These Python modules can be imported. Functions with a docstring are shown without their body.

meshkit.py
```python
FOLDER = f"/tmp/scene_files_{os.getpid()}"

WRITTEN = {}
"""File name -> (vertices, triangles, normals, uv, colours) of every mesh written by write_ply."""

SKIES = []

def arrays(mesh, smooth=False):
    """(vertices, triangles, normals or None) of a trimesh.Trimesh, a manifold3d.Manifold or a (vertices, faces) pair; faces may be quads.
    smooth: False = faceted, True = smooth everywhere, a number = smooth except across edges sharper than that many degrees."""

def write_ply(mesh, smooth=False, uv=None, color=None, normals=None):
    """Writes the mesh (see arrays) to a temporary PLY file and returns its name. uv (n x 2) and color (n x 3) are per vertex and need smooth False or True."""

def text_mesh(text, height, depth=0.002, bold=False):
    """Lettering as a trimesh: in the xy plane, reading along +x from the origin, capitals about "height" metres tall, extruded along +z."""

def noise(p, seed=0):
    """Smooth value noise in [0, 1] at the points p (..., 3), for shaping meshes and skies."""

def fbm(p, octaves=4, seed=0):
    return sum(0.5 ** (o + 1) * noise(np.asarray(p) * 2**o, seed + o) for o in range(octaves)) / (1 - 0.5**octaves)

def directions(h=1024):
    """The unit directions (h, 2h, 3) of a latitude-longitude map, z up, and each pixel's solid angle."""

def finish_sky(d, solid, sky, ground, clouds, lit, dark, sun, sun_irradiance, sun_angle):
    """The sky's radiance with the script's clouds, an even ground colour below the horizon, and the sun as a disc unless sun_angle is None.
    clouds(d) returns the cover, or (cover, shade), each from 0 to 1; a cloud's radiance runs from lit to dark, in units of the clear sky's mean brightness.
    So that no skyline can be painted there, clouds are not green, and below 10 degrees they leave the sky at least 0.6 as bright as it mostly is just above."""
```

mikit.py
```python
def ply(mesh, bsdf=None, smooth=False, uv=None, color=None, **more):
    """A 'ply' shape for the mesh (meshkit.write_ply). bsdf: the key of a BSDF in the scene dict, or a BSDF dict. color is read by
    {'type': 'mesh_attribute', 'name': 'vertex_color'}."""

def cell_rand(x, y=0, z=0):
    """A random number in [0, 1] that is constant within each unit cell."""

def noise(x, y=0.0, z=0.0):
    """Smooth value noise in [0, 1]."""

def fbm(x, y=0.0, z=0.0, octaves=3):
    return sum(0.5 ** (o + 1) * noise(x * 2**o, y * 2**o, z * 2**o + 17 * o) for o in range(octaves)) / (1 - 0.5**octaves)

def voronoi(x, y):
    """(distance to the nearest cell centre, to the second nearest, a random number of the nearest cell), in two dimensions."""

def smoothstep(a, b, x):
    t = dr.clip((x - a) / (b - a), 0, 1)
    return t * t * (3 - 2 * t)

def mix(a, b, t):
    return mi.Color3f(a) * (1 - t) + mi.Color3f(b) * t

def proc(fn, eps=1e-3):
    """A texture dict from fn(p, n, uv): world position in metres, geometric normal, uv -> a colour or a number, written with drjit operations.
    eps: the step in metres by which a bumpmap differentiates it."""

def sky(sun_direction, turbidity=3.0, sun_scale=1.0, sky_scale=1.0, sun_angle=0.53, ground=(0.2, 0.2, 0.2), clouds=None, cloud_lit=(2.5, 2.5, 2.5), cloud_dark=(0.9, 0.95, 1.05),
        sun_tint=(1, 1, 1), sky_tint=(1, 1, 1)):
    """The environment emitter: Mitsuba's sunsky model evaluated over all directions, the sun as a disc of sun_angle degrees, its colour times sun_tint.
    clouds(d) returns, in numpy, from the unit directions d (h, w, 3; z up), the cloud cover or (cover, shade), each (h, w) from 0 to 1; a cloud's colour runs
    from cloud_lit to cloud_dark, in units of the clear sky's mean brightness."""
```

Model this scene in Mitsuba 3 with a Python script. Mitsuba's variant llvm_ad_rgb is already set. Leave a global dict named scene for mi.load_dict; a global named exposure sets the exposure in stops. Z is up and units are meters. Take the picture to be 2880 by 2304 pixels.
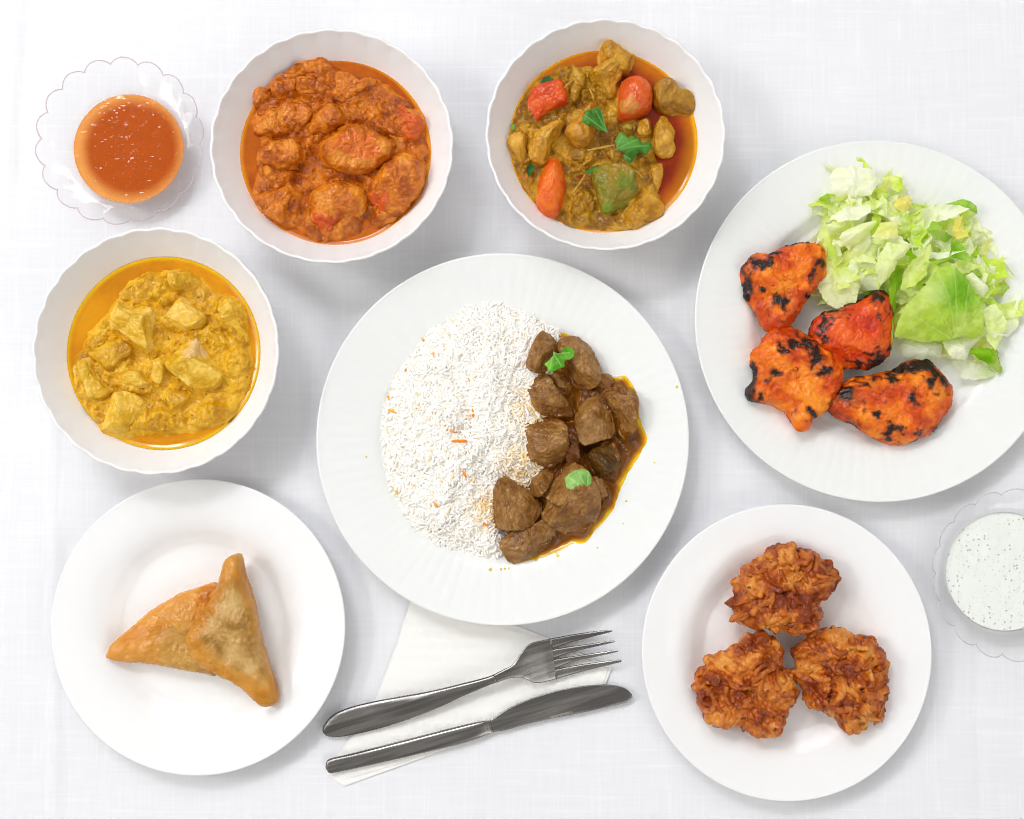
import math
import numpy as np, trimesh, mitsuba as mi, drjit as dr, mikit, meshkit
import shapely
from scipy.spatial import cKDTree
from shapely.geometry import Polygon, Point
from mikit import proc, noise, fbm, smoothstep, mix
from meshkit import noise as nnoise, fbm as nfbm

T = mi.ScalarTransform4f
scene, labels = {"type": "scene"}, {}

# ---------------------------------------------------------------- camera, light, exposure
exposure = 0.12
FPX, DIST, TILT = 3486.0, 0.92, math.radians(2.5)          # focal length in pixels of the 2880 px photograph
FWD = np.array([0, math.sin(TILT), -math.cos(TILT)])
UP = np.array([0, math.cos(TILT), math.sin(TILT)])
EYE = -DIST * FWD
scene["camera"] = {"type": "perspective", "fov": 2 * math.degrees(math.atan(1440 / FPX)), "fov_axis": "x", "near_clip": 0.05, "far_clip": 20.0,
                   "to_world": T().look_at(origin=EYE.tolist(), target=[0, 0, 0], up=UP.tolist())}
scene["room_light"] = {"type": "constant", "radiance": {"type": "rgb", "value": [0.455, 0.45, 0.442]}}


def lamp(key, pos, target, w, h, rgb, label):
    scene[key] = {"type": "rectangle", "to_world": T().look_at(origin=pos, target=target, up=[0, 0, 1]) @ T().scale([w / 2, h / 2, 1]),
                  "emitter": {"type": "area", "radiance": {"type": "rgb", "value": rgb}}, "bsdf": {"type": "diffuse"}}
    labels[key] = {"label": label, "category": "lamp"}


lamp("softbox_lamp", [-0.70, 2.40, 3.10], [0, 0, 0], 2.7, 1.5, [3.3, 3.36, 3.5], "wide softbox lamp beyond the far edge of the table")
lamp("softbox_lamp_001", [-2.80, 0.20, 2.60], [0, 0, 0], 1.9, 1.75, [2.9, 2.86, 2.78], "square softbox lamp at the left side of the table")
lamp("softbox_lamp_002", [1.90, -1.70, 2.60], [0, 0, 0], 2.1, 2.0, [1.75, 1.73, 1.70], "dimmer softbox lamp at the near right corner of the table")
lamp("strip_lamp", [-0.78, 1.16, 1.95], [-0.1, 0, 0], 0.62, 0.26, [24, 24.5, 25.4], "narrow bright strip lamp in front of the wide softbox")
lamp("strip_lamp_001", [-1.85, 0.42, 1.85], [0, 0, 0], 0.55, 0.30, [22, 21.7, 21.2], "narrow bright strip lamp at the left side of the table")


# ---------------------------------------------------------------- helpers
def lin(h):
    c = np.array([int(h[i:i + 2], 16) for i in (0, 2, 4)]) / 255
    return np.where(c < 0.04045, c / 12.92, ((c + 0.055) / 1.055) ** 2.4)


def L(h):
    return [float(x) for x in lin(h)]


def at(px, z):
    """Points on the level z that the photograph's pixels show."""
    px = np.atleast_2d(np.asarray(px, float))
    d = FWD + (px[:, :1] - 1440) / FPX * np.array([1.0, 0, 0]) + (1152 - px[:, 1:2]) / FPX * UP
    return EYE + d * ((z - EYE[2]) / d[:, 2])[:, None]


class Crop:
    def __init__(s, x0, y0, k):
        s.o, s.k = np.array([x0, y0], float), k

    def px(s, pts):
        return np.atleast_2d(np.asarray(pts, float)) / s.k + s.o

    def at(s, pts, z):
        return at(s.px(pts), z)


B1, B2, B3 = Crop(560, 40, 2.331), Crop(1330, 20, 2.331), Crop(60, 600, 2.27)
LM, TD, SM, BH, FK, LT = Crop(860, 680, 1.568), Crop(1920, 360, 1.597), Crop(100, 1320, 1.917), Crop(1780, 1360, 1.827), Crop(860, 1660, 2.2), Crop(2280, 460, 2.875)
FULL = Crop(0, 0, 2156 / 2880)


def sm(a, b, x):
    t = np.clip((x - a) / (b - a), 0, 1)
    return t * t * (3 - 2 * t)


def nmix(a, b, t):
    return np.asarray(a) * (1 - t[:, None]) + np.asarray(b) * t[:, None]


def free(name):
    if name not in labels and name not in scene:
        return name
    k = 1
    while f"{name}_{k:03d}" in labels or f"{name}_{k:03d}" in scene:
        k += 1
    return f"{name}_{k:03d}"


def tag(key, label=None, cat=None, group=None, kind=None):
    d = {k: v for k, v in (("label", label), ("category", cat), ("group", group), ("kind", kind)) if v}
    labels[key] = d
    return key


def thing(name, label, cat, group=None, kind=None):
    return tag(free(name), label, cat, group, kind)


def put(key, mesh, bsdf, smooth=True, color=None):
    scene[key] = mikit.ply(mesh, bsdf, smooth=smooth, color=color)
    return key


def part(root, name, mesh, bsdf, smooth=True, color=None):
    return put(free(root + "__" + name), mesh, bsdf, smooth, color)


def chaikin(p, n=2):
    p = np.asarray(p, float)
    for _ in range(n):
        q = np.roll(p, -1, 0)
        p = np.stack([0.8 * p + 0.2 * q, 0.2 * p + 0.8 * q], 1).reshape(-1, p.shape[1])
    return p


def star(poly2, nth):
    """(centre, angles, radii) of a roughly star-shaped outline."""
    P = Polygon(poly2).buffer(0)
    if P.geom_type != "Polygon":
        P = max(P.geoms, key=lambda g: g.area)
    b = np.asarray(P.exterior.coords)[:-1]
    mic = shapely.maximum_inscribed_circle(P)
    th = np.arange(nth) * 2 * np.pi / nth
    best = None
    c1, c2 = np.array(P.centroid.coords[0]), np.array(mic.coords[0])
    for w in (0, 0.35, 0.7, 1.0):
        c = c1 * (1 - w) + c2 * w
        p, q = b - c, np.roll(b, -1, 0) - c
        d = np.stack([np.cos(th), np.sin(th)], 1)
        e = q - p
        den = d[:, None, 0] * e[None, :, 1] - d[:, None, 1] * e[None, :, 0]
        flat = np.abs(den) < 1e-10
        den = np.where(flat, 1.0, den)
        t = (p[None, :, 0] * e[None, :, 1] - p[None, :, 1] * e[None, :, 0]) / den
        s = (p[None, :, 0] * d[:, None, 1] - p[None, :, 1] * d[:, None, 0]) / den
        t = np.where((s >= -1e-6) & (s <= 1 + 1e-6) & (t > 0) & ~flat, t, 0)
        r = np.minimum(t.max(1), np.linalg.norm(p, axis=1).max())
        miss = abs(0.5 * np.sum(r * np.roll(r, -1)) * math.sin(2 * np.pi / nth) - P.area) + (r <= 0).sum()
        if best is None or miss < best[0]:
            best = (miss, c, r)
    r = best[2]
    r = np.maximum(r, 0.3 * np.median(r))
    return best[1], th, r


def grid_faces(nr, nc, wrap=True):
    i, j = np.meshgrid(np.arange(nr - 1), np.arange(nc if wrap else nc - 1), indexing="ij")
    a, b = i * nc + j, i * nc + (j + 1) % nc
    c, d = (i + 1) * nc + (j + 1) % nc, (i + 1) * nc + j
    return np.vstack([np.stack([a, d, c], -1).reshape(-1, 3), np.stack([a, c, b], -1).reshape(-1, 3)])


def vnormals(v, f):
    n = np.zeros_like(v)
    fn = np.cross(v[f[:, 1]] - v[f[:, 0]], v[f[:, 2]] - v[f[:, 0]])
    for k in range(3):
        np.add.at(n, f[:, k], fn)
    return n / (np.linalg.norm(n, axis=1, keepdims=True) + 1e-30)


def lump_mesh(outline, z0, z1, e=0.6, step=0.0009, facets=3, seed=0, dmin=0.5, tilt=(0, 0), soft=0.09, top_nz=0.95):
    """A closed lump over an outline (n x 2, metres): (vertices, faces, s) with s the share of the way out from the middle; vertex 0 is the top."""
    rng = np.random.default_rng(seed)
    per = np.linalg.norm(np.diff(np.vstack([outline, outline[:1]]), axis=0), axis=1).sum()
    nth = int(np.clip(per / step, 40, 300))
    c, th, r = star(outline, nth)
    ph = np.linspace(0, np.pi, 900)
    rm = np.median(r)
    s, q = np.abs(np.sin(ph)) ** e, np.sign(np.cos(ph)) * np.abs(np.cos(ph)) ** e
    h = (z1 - z0) / 2
    arc = np.concatenate([[0], np.cumsum(np.hypot(np.diff(s) * rm, np.diff(q) * h))])
    w = np.concatenate([[0], np.cumsum(np.diff(arc) * np.where(q[1:] > -0.5, 1.0, 0.35))])
    n = int(np.clip(w[-1] / step, 16, 120))
    k = np.interp(np.linspace(0, w[-1], n + 1), w, np.arange(900))
    s, q = np.interp(k, np.arange(900), s), np.interp(k, np.arange(900), q)
    s, q = s[1:-1], q[1:-1]
    unit = np.stack([s[:, None] * np.cos(th), s[:, None] * np.sin(th), np.repeat(q[:, None], nth, 1)], -1).reshape(-1, 3)
    unit = np.vstack([unit, [[0, 0, 1], [0, 0, -1]]])
    nr = len(s)
    f = grid_faces(nr, nth)
    j = np.arange(nth)
    top, bot = nr * nth, nr * nth + 1
    f = np.vstack([f, np.stack([np.full(nth, top), j, (j + 1) % nth], 1), np.stack([np.full(nth, bot), (nr - 1) * nth + (j + 1) % nth, (nr - 1) * nth + j], 1)])
    sv = np.concatenate([np.repeat(s, nth), [0, 0]])
    for _ in range(facets):
        a = rng.uniform(0, 2 * np.pi)
        nz = rng.uniform(top_nz, 0.995) if _ == 0 else rng.uniform(0.35, 0.7)
        nv = np.array([math.cos(a) * math.sqrt(1 - nz * nz), math.sin(a) * math.sqrt(1 - nz * nz), nz])
        d = rng.uniform(dmin + 0.12, dmin + 0.36)
        over = unit @ nv - d
        over = np.where(over > soft, over, np.where(over > -soft, (over + soft) ** 2 / (4 * soft), 0))
        unit = unit - 0.97 * over[:, None] * nv
    rr = np.concatenate([np.tile(r, nr), [rm, rm]])
    v = np.stack([c[0] + unit[:, 0] * rr, c[1] + unit[:, 1] * rr, (z0 + z1) / 2 + unit[:, 2] * h], 1)
    v[:, 2] += sm(-1, 1, unit[:, 2]) * ((v[:, 0] - c[0]) * tilt[0] + (v[:, 1] - c[1]) * tilt[1])
    return v, f, sv


def rough_up(v, f, layers, seed=0, up=0.0, keep_floor=None):
    """Displace along the normals by layers (frequency per metre, amplitude, kind)."""
    for k, (fr, amp, kind) in enumerate(layers):
        n = vnormals(v, f)
        if up:
            n = n * (1 - up) + np.array([0, 0, up])
        x = nfbm(v * fr + 31.7 * (seed + 1), 3, seed * 7 + k)
        if kind == "fibre":
            a = seed * 2.4
            g = np.array([[math.cos(a), math.sin(a), 0.2], [-math.sin(a), math.cos(a), 0.1], [0.1, -0.2, 1]])
            x = (nfbm((v @ g.T) * np.array([fr * 0.14, fr, fr]) + seed, 3, seed * 7 + k) - 0.5) * 3.2
        elif kind == "ridge":
            x = 1 - np.abs(2 * x - 1) * 2
        elif kind == "pit":
            x = -sm(0.5, 0.8, x)
        else:
            x = (x - 0.5) * 3.2
        v = v + n * (amp * x)[:, None]
    if keep_floor is not None:
        v[:, 2] = np.maximum(v[:, 2], keep_floor)
    return v


def palette(v, seed, cols, fr=120, gain=1.9, grain=0.10, fine=0.35):
    """Patchy colour between the given colours by noise, with a finer grain."""
    t = np.clip((nfbm(v * fr + 11.3 * seed, 4, seed + 50) - 0.5) * gain * 1.3 + 0.5 + fine * 1.6 * (nfbm(v * 420, 2, seed + 70) - 0.5), 0, 0.9999) * (len(cols) - 1)
    c = np.array([lin(h) for h in cols])
    i = t.astype(int)
    w = (t - i)[:, None]
    out = c[i] * (1 - w) + c[np.minimum(i + 1, len(cols) - 1)] * w
    g = 1 + grain * 2 * (nfbm(v * 900 + seed, 2, seed + 90) - 0.5)
    return np.clip(out * g[:, None], 0, 1)


def poly_sd(xy, poly):
    """Signed distance (inside > 0) of points to a polygon, in metres."""
    p, q = np.asarray(poly), np.roll(np.asarray(poly), -1, 0)
    d2 = np.full(len(xy), 1e9)
    ins = np.zeros(len(xy), bool)
    for a, b in zip(p, q):
        e = b - a
        t = np.clip(((xy - a) @ e) / (e @ e + 1e-18), 0, 1)
        d2 = np.minimum(d2, ((xy - a - t[:, None] * e) ** 2).sum(1))
        cond = (a[1] > xy[:, 1]) != (b[1] > xy[:, 1])
        ins ^= cond & (xy[:, 0] < (b[0] - a[0]) * (xy[:, 1] - a[1]) / (b[1] - a[1] + 1e-18) + a[0])
    return np.where(ins, 1, -1) * np.sqrt(d2)


def lathe(center, prof, nth=256, lobes=None, sy=1.0):
    """prof: list of (r, z, lobe weight); lobes(theta) gives the relative change of radius and the change of height."""
    th = np.arange(nth) * 2 * np.pi / nth
    p = np.asarray([(q + (0.0,))[:3] if len(q) < 3 else q for q in prof], float)
    dr_, dz = lobes(th) if lobes else (0 * th, 0 * th)
    r = p[:, :1] * (1 + p[:, 2:3] * dr_[None])
    z = p[:, 1:2] + p[:, 2:3] * dz[None]
    v = np.stack([center[0] + r * np.cos(th), center[1] + sy * r * np.sin(th), z + center[2]], -1).reshape(-1, 3)
    f = grid_faces(len(p), nth)
    return v, f


def curve(pts, n):
    """Smooth resampling of a profile by arc length (Catmull-Rom)."""
    p = np.asarray(pts, float)
    q = np.vstack([2 * p[0] - p[1], p, 2 * p[-1] - p[-2]])
    out = []
    for i in range(1, len(q) - 2):
        t = np.linspace(0, 1, 24, endpoint=False)[:, None]
        a, b, c, d = q[i - 1], q[i], q[i + 1], q[i + 2]
        out.append(0.5 * (2 * b + (c - a) * t + (2 * a - 5 * b + 4 * c - d) * t ** 2 + (3 * b - a - 3 * c + d) * t ** 3))
    out = np.vstack(out + [p[-1:]])
    s = np.concatenate([[0], np.cumsum(np.linalg.norm(np.diff(out, axis=0), axis=1))])
    u = np.linspace(0, s[-1], n)
    return np.stack([np.interp(u, s, out[:, k]) for k in range(p.shape[1])], 1)


def tube(pts, radii, sides=8, closed=False):
    p = np.asarray(pts, float)
    t = np.roll(p, -1, 0) - np.roll(p, 1, 0) if closed else np.gradient(p, axis=0)
    t /= np.linalg.norm(t, axis=1, keepdims=True) + 1e-12
    a = np.cross(t, [0, 0, 1.0])
    a = np.where(np.linalg.norm(a, axis=1, keepdims=True) < 1e-6, [1.0, 0, 0], a)
    a /= np.linalg.norm(a, axis=1, keepdims=True)
    b = np.cross(t, a)
    g = np.arange(sides) * 2 * np.pi / sides
    v = (p[:, None] + np.broadcast_to(radii, (len(p),))[:, None, None] * (np.cos(g)[None, :, None] * a[:, None] + np.sin(g)[None, :, None] * b[:, None])).reshape(-1, 3)
    n = len(p)
    if closed:
        v = np.vstack([v, v[:sides]])
        n += 1
    return v, grid_faces(n, sides)[:, ::-1]


# ---------------------------------------------------------------- materials
VC = {"type": "mesh_attribute", "name": "vertex_color"}


def bumped(fn, scale, bsdf, eps=1e-4):
    return {"type": "bumpmap", "texture": proc(fn, eps), "scale": scale, "bsdf": bsdf}


def grain_fn(p, n, uv):
    return noise(p.x * 480, p.y * 480, p.z * 480) * 0.6 + noise(p.x * 1000, p.y * 1000, p.z * 1000) * 0.4


def cloth_threads(p):
    a = noise(p.x * 45, p.y * 900, 3.0)
    b = noise(p.x * 900, p.y * 45, 8.0)
    s1 = smoothstep(0.70, 0.93, noise(p.x * 28, p.y * 620, 13.0))
    s2 = smoothstep(0.70, 0.93, noise(p.x * 620, p.y * 28, 19.0))
    return a, b, s1, s2


def cloth_col(p, n, uv):
    a, b, s1, s2 = cloth_threads(p)
    k = 0.775 + 0.022 * (a - 0.5) + 0.022 * (b - 0.5) + 0.025 * dr.maximum(s1, s2) + 0.02 * (fbm(p.x * 9, p.y * 9, 1.0) - 0.5)
    return mi.Color3f(k * 0.990, k * 0.992, k * 1.018)


def cloth_bump(p, n, uv):
    a, b, s1, s2 = cloth_threads(p)
    return 0.5 * a + 0.5 * b + 0.7 * dr.maximum(s1, s2)


def napkin_bump(p, n, uv):
    """Embossed swirls in a staggered grid."""
    g = 118.0
    row = dr.floor(p.y * g)
    x = p.x * g + 0.5 * (row - 2 * dr.floor(row / 2))
    lx, ly = x - dr.floor(x) - 0.5, p.y * g - row - 0.5
    r = dr.sqrt(lx * lx + ly * ly + 1e-9)
    return (0.5 + 0.5 * dr.cos(r * 34.0 + 1.2 * dr.atan2(ly, lx))) * (1 - smoothstep(0.36, 0.5, r)) + 0.25 * noise(p.x * 1500, p.y * 1500)


def dip_col(p, n, uv):
    v = mi.Color3f(*L("e2e5de"))
    d1, _, r1 = mikit.voronoi(p.x * 270, p.y * 270)
    d2, _, r2 = mikit.voronoi(p.x * 620 + 9, p.y * 620)
    k = (1 - smoothstep(0.10, 0.22, d1)) * smoothstep(0.50, 0.7, r1) * 0.8
    k2 = (1 - smoothstep(0.12, 0.30, d2)) * smoothstep(0.72, 0.9, r2) * 0.5
    m = 0.25 + 0.75 * smoothstep(0.38, 0.58, fbm(p.x * 60, p.y * 60, 3.0))
    return mix(v, mi.Color3f(*L("5b6a58")), dr.maximum(k, k2) * m)


def steel_rough(p, n, uv):
    q = 0.956 * p.x + 0.292 * p.y
    w = -0.292 * p.x + 0.956 * p.y
    return 0.06 + 0.07 * smoothstep(0.45, 0.85, fbm(q * 55, w * 900, 2.0)) + 0.03 * noise(q * 60, w * 60)


def steel_col(p, n, uv):
    q = 0.956 * p.x + 0.292 * p.y
    w = -0.292 * p.x + 0.956 * p.y
    k = 0.165 + 0.13 * smoothstep(0.35, 0.75, fbm(q * 22, w * 420, 5.0)) + 0.05 * noise(q * 30, w * 60, 4.0)
    return mi.Color3f(k * 1.03, k * 0.98, k * 0.92)


scene["cloth_bsdf"] = bumped(cloth_bump, 0.00004, {"type": "diffuse", "reflectance": proc(cloth_col)}, 2e-4)
scene["napkin_bsdf"] = {"type": "twosided", "bsdf": bumped(napkin_bump, 0.00026, {"type": "diffuse", "reflectance": {"type": "rgb", "value": [0.885, 0.875, 0.835]}}, 2e-4)}
scene["opal_bsdf"] = {"type": "roughplastic", "distribution": "ggx", "alpha": 0.025, "int_ior": 1.5, "diffuse_reflectance": {"type": "rgb", "value": [0.845, 0.845, 0.838]}}
scene["porcelain_bsdf"] = {"type": "roughplastic", "distribution": "ggx", "alpha": 0.05, "int_ior": 1.5, "diffuse_reflectance": {"type": "rgb", "value": [0.820, 0.832, 0.808]}}
scene["wet_bsdf"] = bumped(grain_fn, 0.0011, {"type": "principled", "base_color": VC, "roughness": 0.15, "specular": 0.40})
scene["meat_bsdf"] = bumped(grain_fn, 0.0008, {"type": "principled", "base_color": VC, "roughness": 0.22, "specular": 0.38})
scene["fried_bsdf"] = bumped(grain_fn, 0.0006, {"type": "principled", "base_color": VC, "roughness": 0.28, "specular": 0.36})
scene["oil_bsdf"] = {"type": "principled", "base_color": VC, "roughness": 0.08, "specular": 0.33}
scene["dip_bsdf"] = {"type": "principled", "base_color": proc(dip_col), "roughness": 0.3, "specular": 0.4}
scene["rice_bsdf"] = {"type": "principled", "base_color": VC, "roughness": 0.45, "specular": 0.4}
scene["leaf_bsdf"] = {"type": "twosided", "bsdf": {"type": "principled", "base_color": VC, "roughness": 0.45, "specular": 0.2}}
scene["lettuce_bsdf"] = {"type": "principledthin", "base_color": VC, "roughness": 0.4, "diff_trans": 0.8, "eta": 1.3}
scene["steel_bsdf"] = {"type": "roughconductor", "material": "none", "distribution": "beckmann", "alpha": proc(steel_rough), "specular_reflectance": proc(steel_col)}
scene["steel_mark_bsdf"] = {"type": "diffuse", "reflectance": {"type": "rgb", "value": [0.55, 0.53, 0.48]}}
scene["clear_bsdf"] = {"type": "thindielectric", "int_ior": 1.45}
scene["rim_bsdf"] = {"type": "roughplastic", "alpha": 0.08, "diffuse_reflectance": {"type": "rgb", "value": L("ccb4bb")}}
scene["rim_grey_bsdf"] = {"type": "roughplastic", "alpha": 0.08, "diffuse_reflectance": {"type": "rgb", "value": L("bfc3c9")}}

for k in ("wet_bsdf", "meat_bsdf", "fried_bsdf", "oil_bsdf"):
    scene[k] = {"type": "twosided", "bsdf": scene[k]}

# ---------------------------------------------------------------- tablecloth
gx, gy = np.meshgrid(np.linspace(-0.62, 0.62, 311), np.linspace(-0.52, 0.56, 271), indexing="ij")
P2 = np.stack([gx, gy, 0 * gx], -1).reshape(-1, 3)
zz = 0.0012 * (nfbm(P2 * 7, 3, 5) - 0.5) + 0.0004 * (nfbm(P2 * 30, 3, 6) - 0.5)


def crease(a, b, h, w):
    a, b = at(a, 0)[0][:2], at(b, 0)[0][:2]
    t = (b - a) / np.linalg.norm(b - a)
    d = (P2[:, :2] - a) @ np.array([-t[1], t[0]])
    u = (P2[:, :2] - a) @ t / np.linalg.norm(b - a)
    return h * np.exp(-(d / w) ** 2) * sm(-0.1, 0.1, u) * (1 - sm(0.9, 1.1, u))


zz += crease((150, 1000), (155, 2304), 0.0022, 0.0030) + crease((45, 0), (20, 500), 0.0022, 0.004) - crease((2740, 1500), (2760, 2304), 0.0010, 0.003)
zz += crease((1500, 12), (2880, 22), 0.0010, 0.003) + crease((2590, 10), (2740, 120), 0.0010, 0.004) + crease((2420, 80), (2470, 350), 0.0008, 0.004)
P2[:, 2] = np.minimum(zz, 0.0020) - 0.0012
tag("tablecloth", "white linen tablecloth with fine slubbed weave under all the dishes", "tablecloth")
put("tablecloth", (P2, grid_faces(311, 271, wrap=False)), "cloth_bsdf")


# ---------------------------------------------------------------- crockery
def centre_of(l, r, t, b, z):
    """Centre and radius from the outer edges seen in the (2156 wide) photograph."""
    k = 2880 / 2156
    cx, cy = (l + r) / 2 * k, (t + b) / 2 * k
    c = at((cx, cy), z)[0]
    R = np.linalg.norm(at((r * k, cy), z)[0] - at((l * k, cy), z)[0]) / 2
    Rv = np.linalg.norm(at((cx, t * k), z)[0] - at((cx, b * k), z)[0]) / 2
    return c, R, Rv


BOWL_Z, SAUCE_Z = 0.054, 0.033
BOWL_IN = curve([(0.0, 0.0065), (0.030, 0.0075), (0.048, 0.0125), (0.060, 0.0215), (0.0685, 0.031), (0.077, 0.0415), (0.0835, 0.050), (0.0858, 0.0535)], 44)


def bowl(px, label, seed):
    c, R, Rv = centre_of(*px, BOWL_Z)
    k = R / 0.0880
    inner = BOWL_IN
    lip = [(0.0864, 0.0541), (0.0872, 0.0542), (0.0880, 0.0536), (0.0881, 0.0525)]
    outer = curve([(0.0872, 0.0500), (0.0800, 0.0400), (0.0710, 0.0285), (0.0615, 0.0170), (0.0490, 0.0075), (0.0400, 0.0045), (0.0390, 0.0005), (0.0360, 0.0002), (0.034, 0.0030), (0, 0.0032)], 40)
    prof = [(r, z, sm(0.042, 0.0545, np.array([z]))[0]) for r, z in np.vstack([inner, lip, outer])]
    prof = [(r * k, z, w) for r, z, w in prof]
    ph = seed * 0.7

    def lobes(th):
        a = th * 14 + ph
        x = np.abs(np.sin(a))
        return 0.011 * (x ** 0.8 - 0.6), 0.0006 * (np.sin(th * 14 * 2 + ph) - 0.2)

    key = thing("serving_bowl", label, "bowl", "scalloped white serving bowls")
    v, f = lathe((c[0], c[1], 0), prof, 560, lobes, Rv / R)
    put(key, (v, f), "opal_bsdf", True)
    return c, k


bowl1 = bowl((442, 954, 59, 553), "white scalloped bowl holding the thick orange chicken curry", 1)
bowl2 = bowl((1023, 1527, 38, 526), "white scalloped bowl holding the curry with red and green peppers", 2)
bowl3 = bowl((68, 587, 478, 998), "white scalloped bowl holding the yellow chicken curry", 3)


def plate(name, px, prof, bsdf, label, flutes=0, amp=0.0, ph=0.0, z0=0.0, zr=0.02):
    c, R, Rv = centre_of(*px, zr)
    prof = np.asarray(prof, float)
    k = R / prof[:, 0].max()
    w = sm(0.60, 0.72, prof[:, 0] / prof[:, 0].max()) * (1 - sm(0.955, 0.995, prof[:, 0] / prof[:, 0].max()))
    key = thing(name, label, "plate")

    def lobes(th):
        x = np.abs(np.sin(th * flutes / 2 + ph)) if flutes else 0 * th
        return 0 * th, amp * (x - 0.5)

    v, f = lathe((c[0], c[1], z0), [(r * k, z, a) for (r, z), a in zip(prof, w)], 960 if flutes else 360, lobes, Rv / R)
    put(key, (v, f), bsdf, True)
    return c, k


dinner = np.vstack([curve([(0, 0.0050), (0.050, 0.0050), (0.078, 0.0054), (0.086, 0.0080), (0.0925, 0.0118), (0.100, 0.0140), (0.118, 0.0178), (0.1325, 0.0208)], 90),
                    [(0.1338, 0.0213), (0.1347, 0.0213), (0.1352, 0.0207), (0.1352, 0.0199), (0.1345, 0.0190)],
                    curve([(0.1325, 0.0182), (0.118, 0.0150), (0.100, 0.0110), (0.090, 0.0070), (0.084, 0.0035), (0.080, 0.0008), (0.077, 0.0004), (0.075, 0.0020), (0, 0.0022)], 30)])
side = np.vstack([curve([(0, 0.0046), (0.040, 0.0046), (0.0565, 0.0050), (0.0640, 0.0075), (0.0720, 0.0118), (0.0800, 0.0150), (0.0900, 0.0172), (0.1060, 0.0194)], 90),
                  [(0.1072, 0.0197), (0.1080, 0.0196), (0.1084, 0.0190), (0.1082, 0.0182), (0.1074, 0.0175)],
                  curve([(0.105, 0.0168), (0.090, 0.0143), (0.078, 0.0110), (0.068, 0.0060), (0.062, 0.0010), (0.0585, 0.0004), (0.056, 0.0018), (0, 0.0020)], 30)])
main = plate("dinner_plate", (667, 1450, 532, 1314), dinner, "porcelain_bsdf", "large white plate with fluted rim holding rice and lamb", 84, 0.00016, 0.2, z0=0.0022)
right = plate("dinner_plate", (1462, 2232, 294, 1055), dinner, "porcelain_bsdf", "large white plate with fluted rim holding lettuce and grilled chicken", 84, 0.00016, 0.5)
samosa_plate = plate("side_plate", (106, 727, 1007, 1633), side, "opal_bsdf", "smooth white side plate under the two samosas")
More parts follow.
